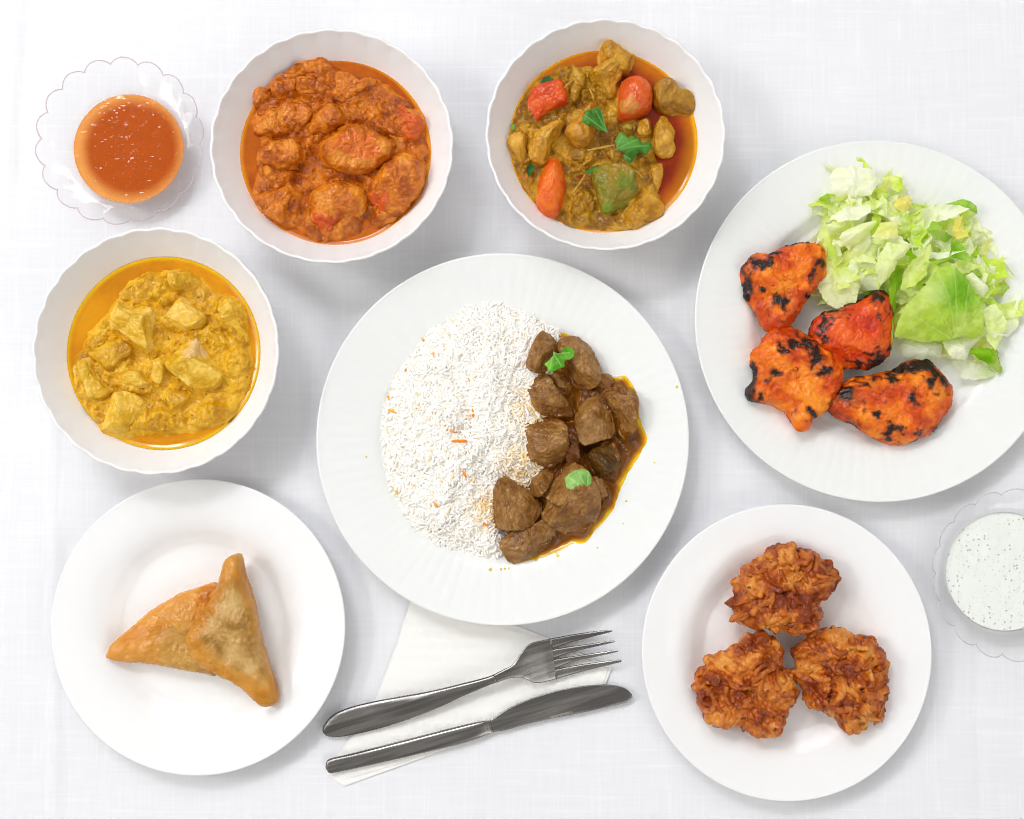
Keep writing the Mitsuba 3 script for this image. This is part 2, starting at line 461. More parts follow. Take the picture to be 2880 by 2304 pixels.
bhaji_plate = plate("side_plate", (1351, 1963, 1060, 1687), side, "opal_bsdf", "smooth white side plate under the three onion fritters")


# ---------------------------------------------------------------- clear cups with dips
def cup(px, sauce_px, label, rim_bsdf, ph):
    c, R, Rv = centre_of(*px, 0.032)
    sc, sr, _ = centre_of(*sauce_px, 0.022)
    key = thing("dip_cup", label, "cup")
    s = sr / 0.0405
    inner = curve([(0, 0.0018), (0.0300, 0.0020), (0.0355, 0.0040), (0.0385, 0.0100), (0.0405, 0.0215), (0.0425, 0.0262), (0.0470, 0.0280), (0.0530, 0.0305), (0.0580, 0.0335)], 60)
    inner[:, 0] = np.where(inner[:, 0] < 0.0425, inner[:, 0] * s, 0.0425 * s + (inner[:, 0] - 0.0425) * (R - 0.0425 * s) / (0.058 - 0.0425))
    rel = sm(0.0425 * s, R, inner[:, 0])

    def lobes(th):
        x = np.abs(np.sin(th * 9 + ph))
        return 0.075 * (x ** 0.55 - 0.75), 0.0030 * (x - 0.5)

    cc = (sc[:2] + 0 * c[:2])
    prof = [(r, z, w) for (r, z), w in zip(inner, rel)]
    v, f = lathe((c[0], c[1], 0), prof, 540, lobes, 1.0)
    shift = (cc - c[:2])
    v[:, :2] += shift * np.repeat(1 - rel, 540)[:, None]
    part(key, "bowl", (v, f), "clear_bsdf", True)
    ring = v[-540:]
    tv, tf = tube(ring, 0.00034, 6, closed=True)
    part(key, "rim", (tv, tf), rim_bsdf, True)
    return cc, sr


cup1 = cup((80, 428, 127, 469), (153, 387, 198, 427), "clear petal-edged plastic cup filled with orange dip", "rim_bsdf", 0.3)
cup2 = cup((1962, 2316, 1030, 1390), (1990, 2240, 1078, 1330), "clear petal-edged plastic cup filled with white dip, cut by right edge", "rim_grey_bsdf", 0.1)


def disc(c, r, z, nr, nth, zfun=None):
    rr = np.linspace(0, 1, nr + 1)[1:] * r
    th = np.arange(nth) * 2 * np.pi / nth
    v = np.stack([c[0] + rr[:, None] * np.cos(th), c[1] + rr[:, None] * np.sin(th), np.full((nr, nth), z)], -1).reshape(-1, 3)
    v = np.vstack([v, [[c[0], c[1], z]]])
    f = grid_faces(nr, nth)
    j = np.arange(nth)
    f = np.vstack([f, np.stack([np.full(nth, nr * nth), j, (j + 1) % nth], 1)])
    if zfun is not None:
        v[:, 2] += zfun(v)
    return v, f


def dip1_z(v):
    return 0.00018 * (nfbm(v * 170, 3, 4) - 0.5) * 2 + 0.00014 * sm(0.84, 0.93, nnoise(v * 560, 9))


v, f = disc(cup1[0], cup1[1] * 0.985, 0.0215, 70, 260, dip1_z)
rel = np.linalg.norm(v[:, :2] - cup1[0], axis=1) / cup1[1]
ang = (v[:, :2] - cup1[0]) @ np.array([-0.8, -0.1]) / cup1[1]
col = nmix(lin("aa490a"), lin("dc9148"), sm(0.72, 1.0, rel + 0.05 * (nfbm(v * 90, 3, 2) - 0.5) + 0.10 * ang))
col *= (1 + 0.12 * (nfbm(v * 140, 3, 8) - 0.5))[:, None]
spots = sm(0.80, 0.86, nnoise(v * 1000, 77)) * 0.35
col = nmix(col, lin("f2c08a"), spots)
tag("orange_dip", "glossy orange dip in the clear cup at upper left", "sauce")
v[:, 2] = np.maximum(v[:, 2], 0.019)
put("orange_dip", (v, f), "oil_bsdf", True, col)


def dip2_z(v):
    return 0.0016 * (nfbm(v * 75, 3, 14) - 0.5) * 2 + 0.0003 * (nfbm(v * 400, 2, 19) - 0.5)


tag("white_dip", "speckled white yogurt dip in the clear cup at right edge", "sauce")
put("white_dip", disc(cup2[0], cup2[1] * 0.985, 0.0215, 70, 260, dip2_z), "dip_bsdf")

# ---------------------------------------------------------------- curries in the bowls
WET = [(50, 0.0026, "n"), (105, 0.0013, "ridge"), (190, 0.0011, "n"), (380, 0.0008, "ridge"), (650, 0.00045, "n")]
MEAT = [(50, 0.0014, "n"), (160, 0.0008, "n"), (450, 0.0005, "fibre"), (400, 0.0004, "ridge"), (700, 0.0002, "n")]
counter = [100]


def chunk(name, crop, pts, z0, z1, cols, label, cat, group=None, e=0.6, facets=3, layers=WET, bsdf="wet_bsdf", fr=120, tilt=(0, 0), dmin=0.5, patch=None, step=0.00078, gain=1.9, grow=0.0, rounds=2, fine=0.35, soft=0.09, top_nz=0.95):
    counter[0] += 1
    seed = counter[0]
    out = chaikin(crop.at(pts, z0 + 0.5 * (z1 - z0))[:, :2], rounds)
    if grow:
        out = np.asarray(Polygon(out).buffer(0).buffer(grow).exterior.coords)[:-1]
    v, f, s = lump_mesh(out, z0, z1, e, step, facets, seed, dmin, tilt, soft, top_nz)
    v = rough_up(v, f, layers, seed, 0.25)
    col = palette(v, seed, cols, fr, gain, fine=fine)
    for p in patch or ():
        # (px points, colour, softness): bare places where another colour shows
        sd = poly_sd(v[:, :2], crop.at(p[0], z1)[:, :2]) + 0.011 * (nfbm(v * 190, 4, seed + 3) - 0.5)
        col = nmix(col, lin(p[1]), sm(-0.0018, 0.0018, sd) * p[2])
    key = thing(name, label, cat, group)
    put(key, (v, f), bsdf, True, col)
    return key


def curry(name, label, bw, shift, oil_cols, edge_col, gravy_cols, masks, crop, z=SAUCE_Z, lump=0.0035, seed=1, specks=None, r=0.0707, level=0.0030, wide=0.0):
    c, k = bw
    cc = c[:2] + np.array(shift)
    key = thing(name, label, "sauce")
    r = r * k
    v, f = disc(c, r, z, 80, 300, lambda v: 0.0009 * sm(0.93, 1.0, np.linalg.norm(v[:, :2] - c[:2], axis=1) / r) + 0.00025 * (nfbm(v * 60, 3, seed) - 0.5))
    rel = np.linalg.norm(v[:, :2] - c[:2], axis=1) / r
    col = palette(v, seed + 5, oil_cols, 35, 1.6, 0.06)
    col = nmix(col, (lin(edge_col) * 0.45 + col * 0.7), wide * sm(0.78, 0.96, rel + 0.05 * (nfbm(v * 50, 3, 5) - 0.5)))
    col = nmix(col, lin(edge_col), sm(0.945, 0.995, rel + 0.03 * (nfbm(v * 70, 3, 3) - 0.5)))
    part(key, "oil", (v, f), "oil_bsdf", True, col)
    v, f = disc(c, r * 0.985, z, 140, 500)
    m = np.full(len(v), -1.0)
    for p in masks:
        m = np.maximum(m, poly_sd(v[:, :2], chaikin(crop.at(p, z)[:, :2], 2)))
    m = sm(-0.004, 0.005, m + 0.006 * (nfbm(v * 90, 3, seed + 2) - 0.5))
    l1 = nfbm(v * 75 + seed, 3, seed + 11)
    l2 = nfbm(v * 240 + seed, 3, seed + 12)
    l3 = 1 - np.abs(2 * nfbm(v * 520 + seed, 2, seed + 13) - 1) * 2
    v[:, 2] += -0.0022 + 0.0038 * drape(v[:, :2], 0.0030) * m * (0.6 + 0.8 * l2) + m * (level + lump * 3.2 * (l1 - 0.44) + lump * 1.1 * (l2 - 0.45) + 0.0006 * l3)
    col = palette(v, seed + 9, gravy_cols, 110, 2.0)
    if specks:
        t = sm(0.80, 0.84, nfbm(v * 330 + 5, 2, seed + 31))
        col = nmix(col, lin(specks), t * 0.8)
    part(key, "gravy", (v, f), "wet_bsdf", True, col)


LAST = []


def drape(xy, lam, reach=0.012):
    """1 under the pieces placed last, falling to 0 away from them: sauce climbs up what lies in it."""
    out = np.zeros(len(xy))
    for o in LAST:
        lo, hi = o.min(0) - reach, o.max(0) + reach
        k = np.where(((xy > lo) & (xy < hi)).all(1))[0]
        out[k] = np.maximum(out[k], np.exp(np.minimum(poly_sd(xy[k], o), 0) / lam))
    return out


def run(items, crop, name, group, cols, zb, **kw):
    LAST.clear()
    LAST.extend(chaikin(crop.at(it[0], zb + 0.01)[:, :2], 1) for it in items)
    for it in items:
        pts, top, label = it[0], it[1], it[2]
        o = dict(kw)
        if len(it) > 3:
            o.update(it[3])
        nm, ct = o.pop("name", name), o.pop("cat", kw.get("cat", "chicken"))
        o.pop("cat", None)
        chunk(nm, crop, pts, o.pop("zb", zb), top + o.pop("lift", 0), o.pop("cols", cols), label, ct, o.pop("group", group), **o)


# orange chicken curry
OR = ["a04a04", "bc620c", "cc7214", "d88626"]
run([
    ([(360, 515), (430, 495), (480, 500), (470, 575), (400, 620), (372, 640)], 0.0365, "small dark orange chicken scrap at the left rim of the orange curry"),
    ([(480, 470), (560, 420), (640, 440), (660, 540), (600, 580), (500, 570)], 0.037, "gravy-coated chicken piece near the upper left edge of the orange curry"),
    ([(600, 330), (720, 300), (840, 310), (890, 370), (800, 410), (660, 410)], 0.036, "flattest topmost chicken piece of the orange curry, sunk in gravy"),
    ([(640, 430), (760, 425), (850, 450), (855, 510), (800, 570), (700, 560), (640, 520)], 0.0405, "squarish chicken piece high in the orange curry, above the long one"),
    ([(860, 480), (890, 410), (1000, 420), (1080, 470), (1165, 440), (1160, 485), (1080, 560), (980, 605), (870, 585)], 0.041, "pointed chicken piece at upper right of the orange curry"),
    ([(335, 700), (410, 615), (560, 580), (690, 595), (745, 650), (720, 720), (640, 760), (545, 820), (450, 800), (370, 790)], 0.044, "long lumpy chicken piece at the left of the orange curry"),
    ([(760, 660), (860, 600), (950, 640), (965, 720), (880, 780), (820, 835), (740, 830), (735, 740)], 0.0425, "rounded chicken piece just left of the bare-topped one in the orange curry"),
    ([(960, 620), (1080, 580), (1165, 620), (1150, 720), (1040, 740), (960, 700)], 0.037, "low chicken piece with green herb flecks in the middle of the orange curry", dict(cols=["8c5208", "a85e10", "bd6a1c"])),
    ([(1175, 560), (1260, 505), (1340, 560), (1450, 640), (1482, 700), (1425, 850), (1320, 810), (1200, 700)], 0.0405, "chicken piece with a bare reddish side at the right of the orange curry", dict(patch=[([(1320, 600), (1470, 680), (1430, 850), (1340, 800), (1310, 700)], "cc5216", 0.8)])),
    ([(812, 900), (850, 830), (940, 765), (1060, 745), (1180, 785), (1285, 870), (1260, 950), (1170, 1020), (1040, 1065), (930, 1045), (835, 990)], 0.048, "largest chicken piece, smooth bare top, centre right of the orange curry", dict(e=0.8, facets=1, patch=[([(850, 870), (940, 790), (1060, 770), (1150, 800), (1180, 900), (1080, 950), (960, 900)], "d4661c", 0.75)])),
    ([(1140, 740), (1200, 690), (1250, 720), (1330, 800), (1380, 860), (1290, 850)], 0.038, "thin chicken shred beside the largest piece in the orange curry"),
    ([(410, 900), (520, 850), (640, 840), (740, 885), (745, 960), (690, 1020), (600, 1070), (500, 1010), (420, 970)], 0.0445, "chicken piece with frayed front edge at the left middle of the orange curry"),
    ([(380, 1030), (450, 970), (560, 1020), (630, 1070), (600, 1112), (480, 1115)], 0.038, "low gravy-covered scrap under the frayed piece in the orange curry"),
    ([(1108, 1110), (1180, 1050), (1280, 955), (1370, 925), (1475, 1000), (1472, 1100), (1450, 1180), (1340, 1290), (1240, 1372), (1180, 1370), (1170, 1280), (1110, 1210)], 0.046, "big knobbly chicken piece at the lower right of the orange curry", dict(patch=[([(1130, 1170), (1220, 1180), (1230, 1270), (1160, 1290), (1120, 1230)], "cc4a12", 0.75)])),
    ([(742, 1200), (850, 1130), (960, 1105), (1085, 1150), (1100, 1230), (1060, 1340), (960, 1420), (860, 1495), (760, 1482), (690, 1430), (740, 1310)], 0.044, "chicken piece with a red tomato streak at the bottom of the orange curry", dict(patch=[([(735, 1290), (850, 1320), (960, 1330), (940, 1370), (820, 1420), (745, 1390)], "bf3c0c", 0.8)])),
    ([(348, 1150), (420, 1098), (520, 1130), (600, 1140), (645, 1200), (690, 1190), (660, 1290), (640, 1385), (560, 1392), (470, 1345), (388, 1270)], 0.043, "wedge-shaped chicken piece at the lower left of the orange curry"),
    ([(820, 1085), (890, 1020), (925, 1050), (860, 1120)], 0.037, "narrow orange strip between the lower pieces of the orange curry"),
    ([(1400, 900), (1450, 880), (1510, 920), (1515, 990), (1440, 980)], 0.0355, "small crumb of chicken at the right rim of the orange curry"),
], B1, "orange_chicken_piece", "chicken pieces in the orange curry", OR, 0.018, lift=0.0045, e=0.72, layers=WET)
curry("orange_curry_sauce", "thick orange curry sauce with oily edge in the middle bowl of the top row", bowl1, (0, 0), ["9c4404", "a85006", "b45c0a"], "d88a18", ["8c4002", "a85208", "bc660e", "ca761a"],
      [[(370, 560), (470, 420), (600, 320), (760, 290), (880, 330), (930, 400), (1160, 430), (1330, 560), (1480, 680), (1500, 900), (1490, 1050), (1400, 1290), (1250, 1360), (1000, 1440), (800, 1500), (600, 1400), (380, 1270), (350, 1100), (400, 900)]], B1, seed=21, level=0.0036, specks="3f4312")

# curry with peppers
GV = ["80540a", "9a6a0e", "b28018", "c2922a"]
CK = ["9e6808", "b67e16", "c69028", "d09e3c"]
RP, TM, OP, GP = ["b83404", "cc460a", "d65814"], ["c04410", "d0561c", "da6828"], ["c9480a", "d65a10", "dd6c18"], ["606010", "767218", "8d7a20", "9a7820"]
SMOOTH = [(60, 0.0008, "n"), (400, 0.00025, "n")]
run([
    ([(800, 400), (820, 330), (850, 262), (930, 238), (1020, 262), (1068, 320), (1045, 390), (1000, 460), (900, 420)], 0.045, "chicken cube at the very top of the pepper curry, half out of red oil", dict(facets=4)),
    ([(735, 455), (830, 400), (920, 345), (985, 380), (975, 470), (930, 515), (930, 600), (880, 612), (800, 545), (750, 495)], 0.048, "chicken piece just below the topmost cube in the pepper curry", dict(facets=4)),
    ([(560, 450), (640, 390), (710, 430), (745, 475), (740, 545), (695, 565), (660, 655), (620, 620), (600, 510)], 0.042, "shredded chicken piece right of the flat red pepper", dict(layers=[(90, 0.0016, "n"), (260, 0.0009, "ridge"), (600, 0.0004, "n")], cols=GV)),
    ([(700, 560), (760, 520), (800, 560), (800, 640), (720, 660)], 0.039, "small brown scrap above the herb-topped chicken of the pepper curry", dict(cols=GV)),
    ([(350, 700), (368, 560), (460, 520), (592, 492), (628, 650), (560, 682), (480, 712), (400, 792)], 0.041, "flat red pepper square at the upper left of the pepper curry", dict(name="red_pepper_piece", cat="pepper", group="pepper and tomato pieces in the curry", cols=RP, layers=SMOOTH, e=0.45, facets=1, dmin=0.8, tilt=(0.15, 0.1))),
    ([(940, 640), (960, 510), (1010, 468), (1080, 455), (1150, 498), (1178, 570), (1168, 690), (1080, 742), (980, 765), (938, 742)], 0.049, "rounded tomato wedge at the upper right of the pepper curry", dict(name="tomato_wedge", cat="tomato", group="pepper and tomato pieces in the curry", cols=TM, layers=SMOOTH, e=0.85, facets=1, dmin=0.75, patch=[([(950, 590), (1020, 590), (1085, 660), (1060, 680), (960, 650)], "c98a3a", 0.8)])),
    ([(1172, 550), (1230, 490), (1310, 475), (1370, 540), (1440, 590), (1458, 660), (1420, 722), (1330, 712), (1220, 697), (1178, 640)], 0.044, "gravy-coated chicken piece right of the tomato wedge, near the rim", dict(cols=["7f5208", "9c6a14", "ae7d22"])),
    ([(1180, 800), (1240, 706), (1310, 758), (1352, 820), (1332, 910), (1302, 997), (1220, 987), (1175, 940)], 0.044, "upright chicken piece with fibrous side at right of the pepper curry", dict(facets=4)),
    ([(598, 830), (680, 740), (790, 618), (842, 660), (872, 750), (832, 832), (780, 902), (690, 942), (638, 892)], 0.048, "diamond-shaped chicken chunk under the herb leaf, centre of the pepper curry", dict(facets=4, cols=["a06a12", "b87c1c", "c78c2c"])),
    ([(328, 800), (372, 793), (450, 828), (540, 755), (604, 770), (562, 832), (532, 902), (512, 1002), (460, 1062), (400, 1032), (370, 1010), (362, 920)], 0.046, "chicken chunk with flat front at the left of the pepper curry", dict(facets=4)),
    ([(218, 890), (290, 838), (350, 850), (372, 930), (378, 1032), (320, 1052), (268, 980)], 0.041, "chicken piece against the left rim of the pepper curry"),
    ([(425, 1150), (500, 1008), (550, 982), (602, 1080), (614, 1190), (592, 1312), (550, 1385), (470, 1374), (412, 1302)], 0.046, "glossy orange pepper slice at the lower left of the pepper curry", dict(name="orange_pepper_piece", cat="pepper", group="pepper and tomato pieces in the curry", cols=OP, layers=SMOOTH, e=0.9, facets=1, dmin=0.8)),
    ([(300, 1090), (350, 1078), (382, 1130), (364, 1205), (330, 1215)], 0.0355, "small red pepper strip by the left rim, beside the orange slice", dict(name="red_pepper_piece", cat="pepper", group="pepper and tomato pieces in the curry", cols=RP, layers=SMOOTH)),
    ([(778, 1090), (850, 1042), (1000, 1036), (1052, 1090), (1062, 1160), (1078, 1210), (1062, 1292), (960, 1342), (850, 1374), (816, 1280), (788, 1180)], 0.046, "gravy-coated green pepper square at the bottom of the pepper curry", dict(name="green_pepper_piece", cat="pepper", group="pepper and tomato pieces in the curry", cols=GP, e=0.5, facets=2, dmin=0.65, fr=90, patch=[([(820, 1290), (900, 1290), (960, 1335), (850, 1370)], "6f8a1c", 0.9), ([(950, 1060), (1050, 1120), (1040, 1200), (960, 1160)], "75821c", 0.7)])),
    ([(905, 1400), (950, 1368), (1070, 1288), (1160, 1226), (1256, 1300), (1242, 1372), (1150, 1432), (1030, 1484), (955, 1462)], 0.043, "smooth chicken block at the lower right rim of the pepper curry", dict(facets=4)),
    ([(625, 1405), (655, 1260), (720, 1206), (804, 1250), (786, 1330), (724, 1424), (660, 1446)], 0.040, "stringy chicken piece left of the green pepper square", dict(layers=[(90, 0.0014, "n"), (260, 0.0009, "ridge"), (600, 0.0004, "n")], cols=GV)),
    ([(1075, 775), (1130, 738), (1182, 790), (1194, 850), (1120, 865), (1078, 832)], 0.041, "small chicken piece between tomato wedge and green garnish leaf"),
    ([(975, 770), (1040, 745), (1075, 790), (1040, 840), (985, 830)], 0.038, "pale onion scrap just under the tomato wedge", dict(name="onion_piece", cat="onion", group=None, cols=["8f7a18", "a98f2c", "b99a3c"])),
    ([(1150, 1070), (1232, 1028), (1242, 1090), (1212, 1222), (1150, 1195)], 0.0395, "small chicken piece right of the green pepper square, by the red oil"),
    ([(620, 960), (700, 940), (780, 990), (760, 1050), (660, 1060)], 0.038, "torn brown chicken scrap in the middle of the pepper curry", dict(cols=GV)),
    ([(1000, 980), (1100, 970), (1150, 990), (1120, 1030), (1040, 1035)], 0.040, "brown chicken scrap under the larger herb leaf of the pepper curry"),
], B2, "chicken_piece", "chicken pieces in the pepper curry", CK, 0.018, lift=0.004, rounds=1, soft=0.06, top_nz=0.88, e=0.62, layers=MEAT)
curry("pepper_curry_sauce", "thin red oily sauce with brown gravy in the upper right bowl", bowl2, (0, 0), ["7c1e00", "8e2a00", "a23a00"], "e0a010", GV,
      [[(240, 700), (350, 530), (470, 440), (620, 380), (800, 400), (960, 460), (980, 700), (1160, 760), (1190, 980), (1230, 1050), (1200, 1240), (1240, 1380), (1000, 1490), (760, 1480), (560, 1420), (400, 1290), (280, 1100), (220, 900)]], B2, seed=41, wide=0.7, level=0.0030, lump=0.003)

# yellow curry
YG = ["b07a08", "c48e0c", "d4a01a", "dcac2c"]
YC = ["c8960e", "d4a424", "deb23c", "e6be56"]
run([
    ([(475, 655), (560, 560), (600, 555), (700, 580), (830, 585), (918, 645), (900, 740), (882, 850), (850, 892), (740, 842), (650, 765), (510, 722)], 0.048, "biggest chicken block with a flat lit top, upper left of the yellow curry", dict(facets=4, e=0.5)),
    ([(635, 520), (715, 425), (800, 378), (890, 420), (925, 470), (880, 560), (760, 572), (648, 562)], 0.0405, "broad sunken chicken piece near the top of the yellow curry", dict(cols=YG)),
    ([(938, 380), (1010, 348), (1090, 378), (1114, 430), (1082, 484), (1010, 502), (948, 470)], 0.041, "small square chicken piece topmost in the yellow curry"),
    ([(918, 600), (980, 528), (1080, 548), (1170, 620), (1204, 690), (1160, 742), (1050, 774), (960, 742), (915, 680)], 0.045, "chicken piece with a slanted cut face, upper right of the yellow curry", dict(facets=4)),
    ([(1250, 600), (1340, 540), (1428, 548), (1434, 700), (1450, 835), (1380, 812), (1300, 722)], 0.041, "upright chicken piece at the right rim of the yellow curry"),
    ([(1110, 720), (1200, 700), (1300, 760), (1330, 860), (1250, 880), (1180, 800)], 0.037, "low gravy-sunk piece right of centre in the yellow curry", dict(cols=YG)),
    ([(925, 990), (955, 880), (1035, 782), (1130, 745), (1195, 810), (1224, 920), (1304, 980), (1304, 1060), (1240, 1124), (1120, 1134), (1015, 1062)], 0.050, "tall chicken piece with a pale bare tip in the middle of the yellow curry", dict(facets=3, patch=[([(1060, 790), (1130, 755), (1185, 815), (1170, 880), (1030, 930), (1000, 900)], "d9b784", 0.7)])),
    ([(335, 985), (400, 938), (480, 920), (545, 1000), (606, 1130), (562, 1184), (470, 1206), (378, 1142), (342, 1050)], 0.044, "squarish chicken cube at the left rim of the yellow curry", dict(facets=4)),
    ([(650, 1090), (688, 1005), (772, 1000), (804, 1060), (874, 1110), (842, 1154), (740, 1154), (656, 1132)], 0.042, "little chicken piece between the two left cubes of the yellow curry"),
    ([(465, 1285), (560, 1190), (650, 1135), (760, 1166), (834, 1255), (824, 1332), (720, 1424), (638, 1482), (586, 1454), (506, 1382)], 0.046, "smooth chicken cube at the lower left of the yellow curry, with a dark fleck", dict(facets=5, e=0.5)),
    ([(425, 880), (520, 775), (640, 790), (745, 850), (722, 935), (662, 1085), (586, 1050), (516, 960), (455, 925)], 0.0425, "gravy-buried chicken piece under the biggest block of the yellow curry", dict(cols=YG)),
    ([(1010, 1345), (1100, 1260), (1200, 1226), (1345, 1256), (1345, 1350), (1200, 1345), (1060, 1384)], 0.039, "lumpy gravy-coated piece at the lower right of the yellow curry", dict(cols=YG)),
    ([(1330, 900), (1420, 880), (1470, 960), (1450, 1100), (1380, 1120), (1320, 1010)], 0.036, "low chicken piece along the right edge of the yellow curry", dict(cols=YG)),
    ([(796, 1345), (900, 1256), (1004, 1300), (1004, 1374), (880, 1404), (818, 1394)], 0.040, "low chicken piece right of the smooth lower cube of the yellow curry", dict(cols=YG)),
    ([(836, 985), (900, 875), (972, 888), (934, 1012), (912, 1104), (848, 1082)], 0.043, "narrow chicken strip left of the tall pale-tipped piece", dict(cols=YC)),
    ([(955, 1130), (1060, 1108), (1114, 1170), (1004, 1262), (948, 1242)], 0.040, "crumbly chicken scrap below the tall piece in the yellow curry", dict(cols=YG)),
], B3, "yellow_chicken_piece", "chicken pieces in the yellow curry", YC, 0.018, lift=0.004, rounds=1, soft=0.06, top_nz=0.88, e=0.62, layers=MEAT)
curry("yellow_curry_sauce", "yellow curry sauce with oily orange edge in the left bowl", bowl3, (0, 0), ["bc7602", "c68004", "ce8a08"], "d8a80c", YG,
      [[(400, 800), (520, 690), (640, 520), (700, 420), (860, 360), (1100, 370), (1200, 470), (1430, 560), (1460, 800), (1480, 1000), (1440, 1200), (1320, 1350), (1060, 1400), (800, 1420), (560, 1400), (400, 1280), (330, 1100), (340, 950)]], B3, seed=61, level=0.0034, lump=0.003, specks="6f5a1c")


# ---------------------------------------------------------------- leaves
def sheet(crop, pts, z, cols, seed, curl=0.004, wave=0.0015, fr=60, dome=0.0, tilt=(0, 0), veins=None, step=0.0011, iters=1, colfn=None, jag=0.0):
    out = chaikin(crop.at(pts, z)[:, :2], iters)
    per = np.linalg.norm(np.diff(np.vstack([out, out[:1]]), axis=0), axis=1).sum()
    nth = int(np.clip(per / step, 36, 220))
    c, th, r = star(out, nth)
    r = r * (1 + jag * (nfbm(np.stack([np.cos(th) * 4.5, np.sin(th) * 4.5, 0 * th + seed], -1), 4, seed) - 0.55) * 2)
    nr = int(np.clip(np.median(r) / step, 6, 40))
    s = np.linspace(0, 1, nr + 1)[1:]
    v = np.stack([c[0] + s[:, None] * r * np.cos(th), c[1] + s[:, None] * r * np.sin(th), np.full((nr, nth), z)], -1).reshape(-1, 3)
    v = np.vstack([v, [[c[0], c[1], z]]])
    sv = np.concatenate([np.repeat(s, nth), [0]])
    f = grid_faces(nr, nth)
    j = np.arange(nth)
    f = np.vstack([f, np.stack([np.full(nth, nr * nth), j, (j + 1) % nth], 1)])
    p = v.copy()
    p[:, 2] = 0
    v[:, 2] += curl * (nfbm(p * 35 + seed * 3.1, 2, seed) - 0.5) * 2 * sv + wave * ((nfbm(p * 130 + seed, 3, seed + 1) - 0.5) * 2 + 0.7 * (0.5 - np.abs(2 * nfbm(p * 75 + seed * 1.7, 2, seed + 2) - 1))) + dome * (1 - sv ** 2)
    v[:, 2] += (v[:, 0] - c[0]) * tilt[0] + (v[:, 1] - c[1]) * tilt[1]
    col = colfn(v, sv, c) if colfn else palette(p, seed, cols, fr, 2.2, 0.06)
    if veins:
        base, tips, vc = crop.at(veins[0], z)[0][:2], crop.at(veins[1], z)[:, :2], veins[2]
        d = np.full(len(v), 1.0)
        for t in tips:
            e = t - base
            u = np.clip(((v[:, :2] - base) @ e) / (e @ e), 0, 1)
            d = np.minimum(d, np.linalg.norm(v[:, :2] - base - u[:, None] * e, axis=1))
        col = nmix(col, lin(vc), (1 - sm(0.0001, 0.0007, d)) * 0.45)
        v[:, 2] -= 0.0003 * (1 - sm(0.0002, 0.0012, d))
    return v, f, col


def herb(name, crop, pts, z, label, cols, seed, veins=None, **kw):
    v, f, col = sheet(crop, pts, z, cols, seed, kw.pop("curl", 0.0022), 0.0008, 120, veins=veins, step=0.0004, iters=0, **kw)
    key = thing(name, label, "herb leaf")
    put(key, (v, f), "leaf_bsdf", True, col)


GR = ["2a5414", "3c701c", "528a30"]
herb("herb_leaf", B2, [(705, 725), (735, 710), (738, 680), (775, 682), (800, 662), (835, 668), (850, 700), (862, 745), (872, 790), (888, 824), (850, 812), (815, 806), (800, 785), (770, 775), (745, 778), (728, 760), (706, 752)], 0.0492, "single green herb leaf lying on the diamond-shaped chicken chunk", GR, 1, veins=((880, 820), [(740, 720), (800, 680), (840, 690)], "7db070"), dome=0.002)
herb("herb_leaf", B2, [(918, 938), (955, 930), (930, 880), (965, 818), (1000, 830), (1005, 858), (1055, 842), (1095, 868), (1110, 890), (1165, 884), (1172, 925), (1135, 972), (1115, 950), (1085, 955), (1062, 990), (1030, 1032), (1000, 1010), (985, 975), (1005, 952), (950, 942)], 0.0462, "larger lobed green herb leaf right of centre in the pepper curry", GR, 2, veins=((930, 935), [(980, 850), (1080, 870), (1150, 910), (1030, 1000)], "7db070"), dome=0.003)
herb("herb_leaf", B2, [(440, 500), (470, 455), (500, 450), (535, 480), (520, 500), (480, 505)], 0.0405, "tiny dark green herb bit above the flat red pepper square", ["1f4a16", "3a6a24"], 3)
herb("herb_leaf", B2, [(352, 1050), (375, 1025), (408, 1045), (390, 1085), (365, 1120), (355, 1085)], 0.0415, "dark green herb bit between left chicken and orange pepper slice", ["16380f", "2a5a1c"], 4)
herb("herb_leaf", B2, [(738, 1080), (790, 1045), (830, 1030), (822, 1050), (775, 1090), (750, 1100)], 0.0435, "dark green herb shred on the upper left corner of the green pepper", ["1f4a16", "3f7a28"], 5)
herb("herb_leaf", B2, [(245, 775), (272, 765), (282, 800), (262, 808)], 0.0375, "light green herb fleck by the left rim of the pepper curry", ["5f8a28", "7a9c38"], 6)
herb("herb_leaf", LM, [(1052, 540), (1075, 520), (1092, 500), (1090, 480), (1108, 492), (1128, 490), (1140, 482), (1135, 465), (1155, 462), (1170, 470), (1186, 480), (1182, 505), (1165, 520), (1150, 512), (1138, 530), (1142, 552), (1115, 560), (1095, 572), (1068, 576), (1066, 555)], 0.0345, "bright two-lobed herb leaf on the upper pieces of lamb", ["4a8a1c", "66a82a", "80ba3e"], 7, veins=((1090, 490), [(1075, 560), (1125, 545), (1165, 490)], "a6d47c"))
herb("herb_leaf", LM, [(1142, 1045), (1160, 1025), (1185, 1008), (1215, 1003), (1245, 1010), (1258, 1030), (1260, 1065), (1240, 1085), (1235, 1105), (1215, 1095), (1180, 1100), (1150, 1085)], 0.0362, "crinkled pale green herb leaf on the largest piece of lamb", ["6a9c42", "88b45c", "9cc472"], 8, veins=((1240, 1095), [(1160, 1040), (1200, 1015), (1245, 1020), (1150, 1075)], "b8d49a"), dome=0.0025)

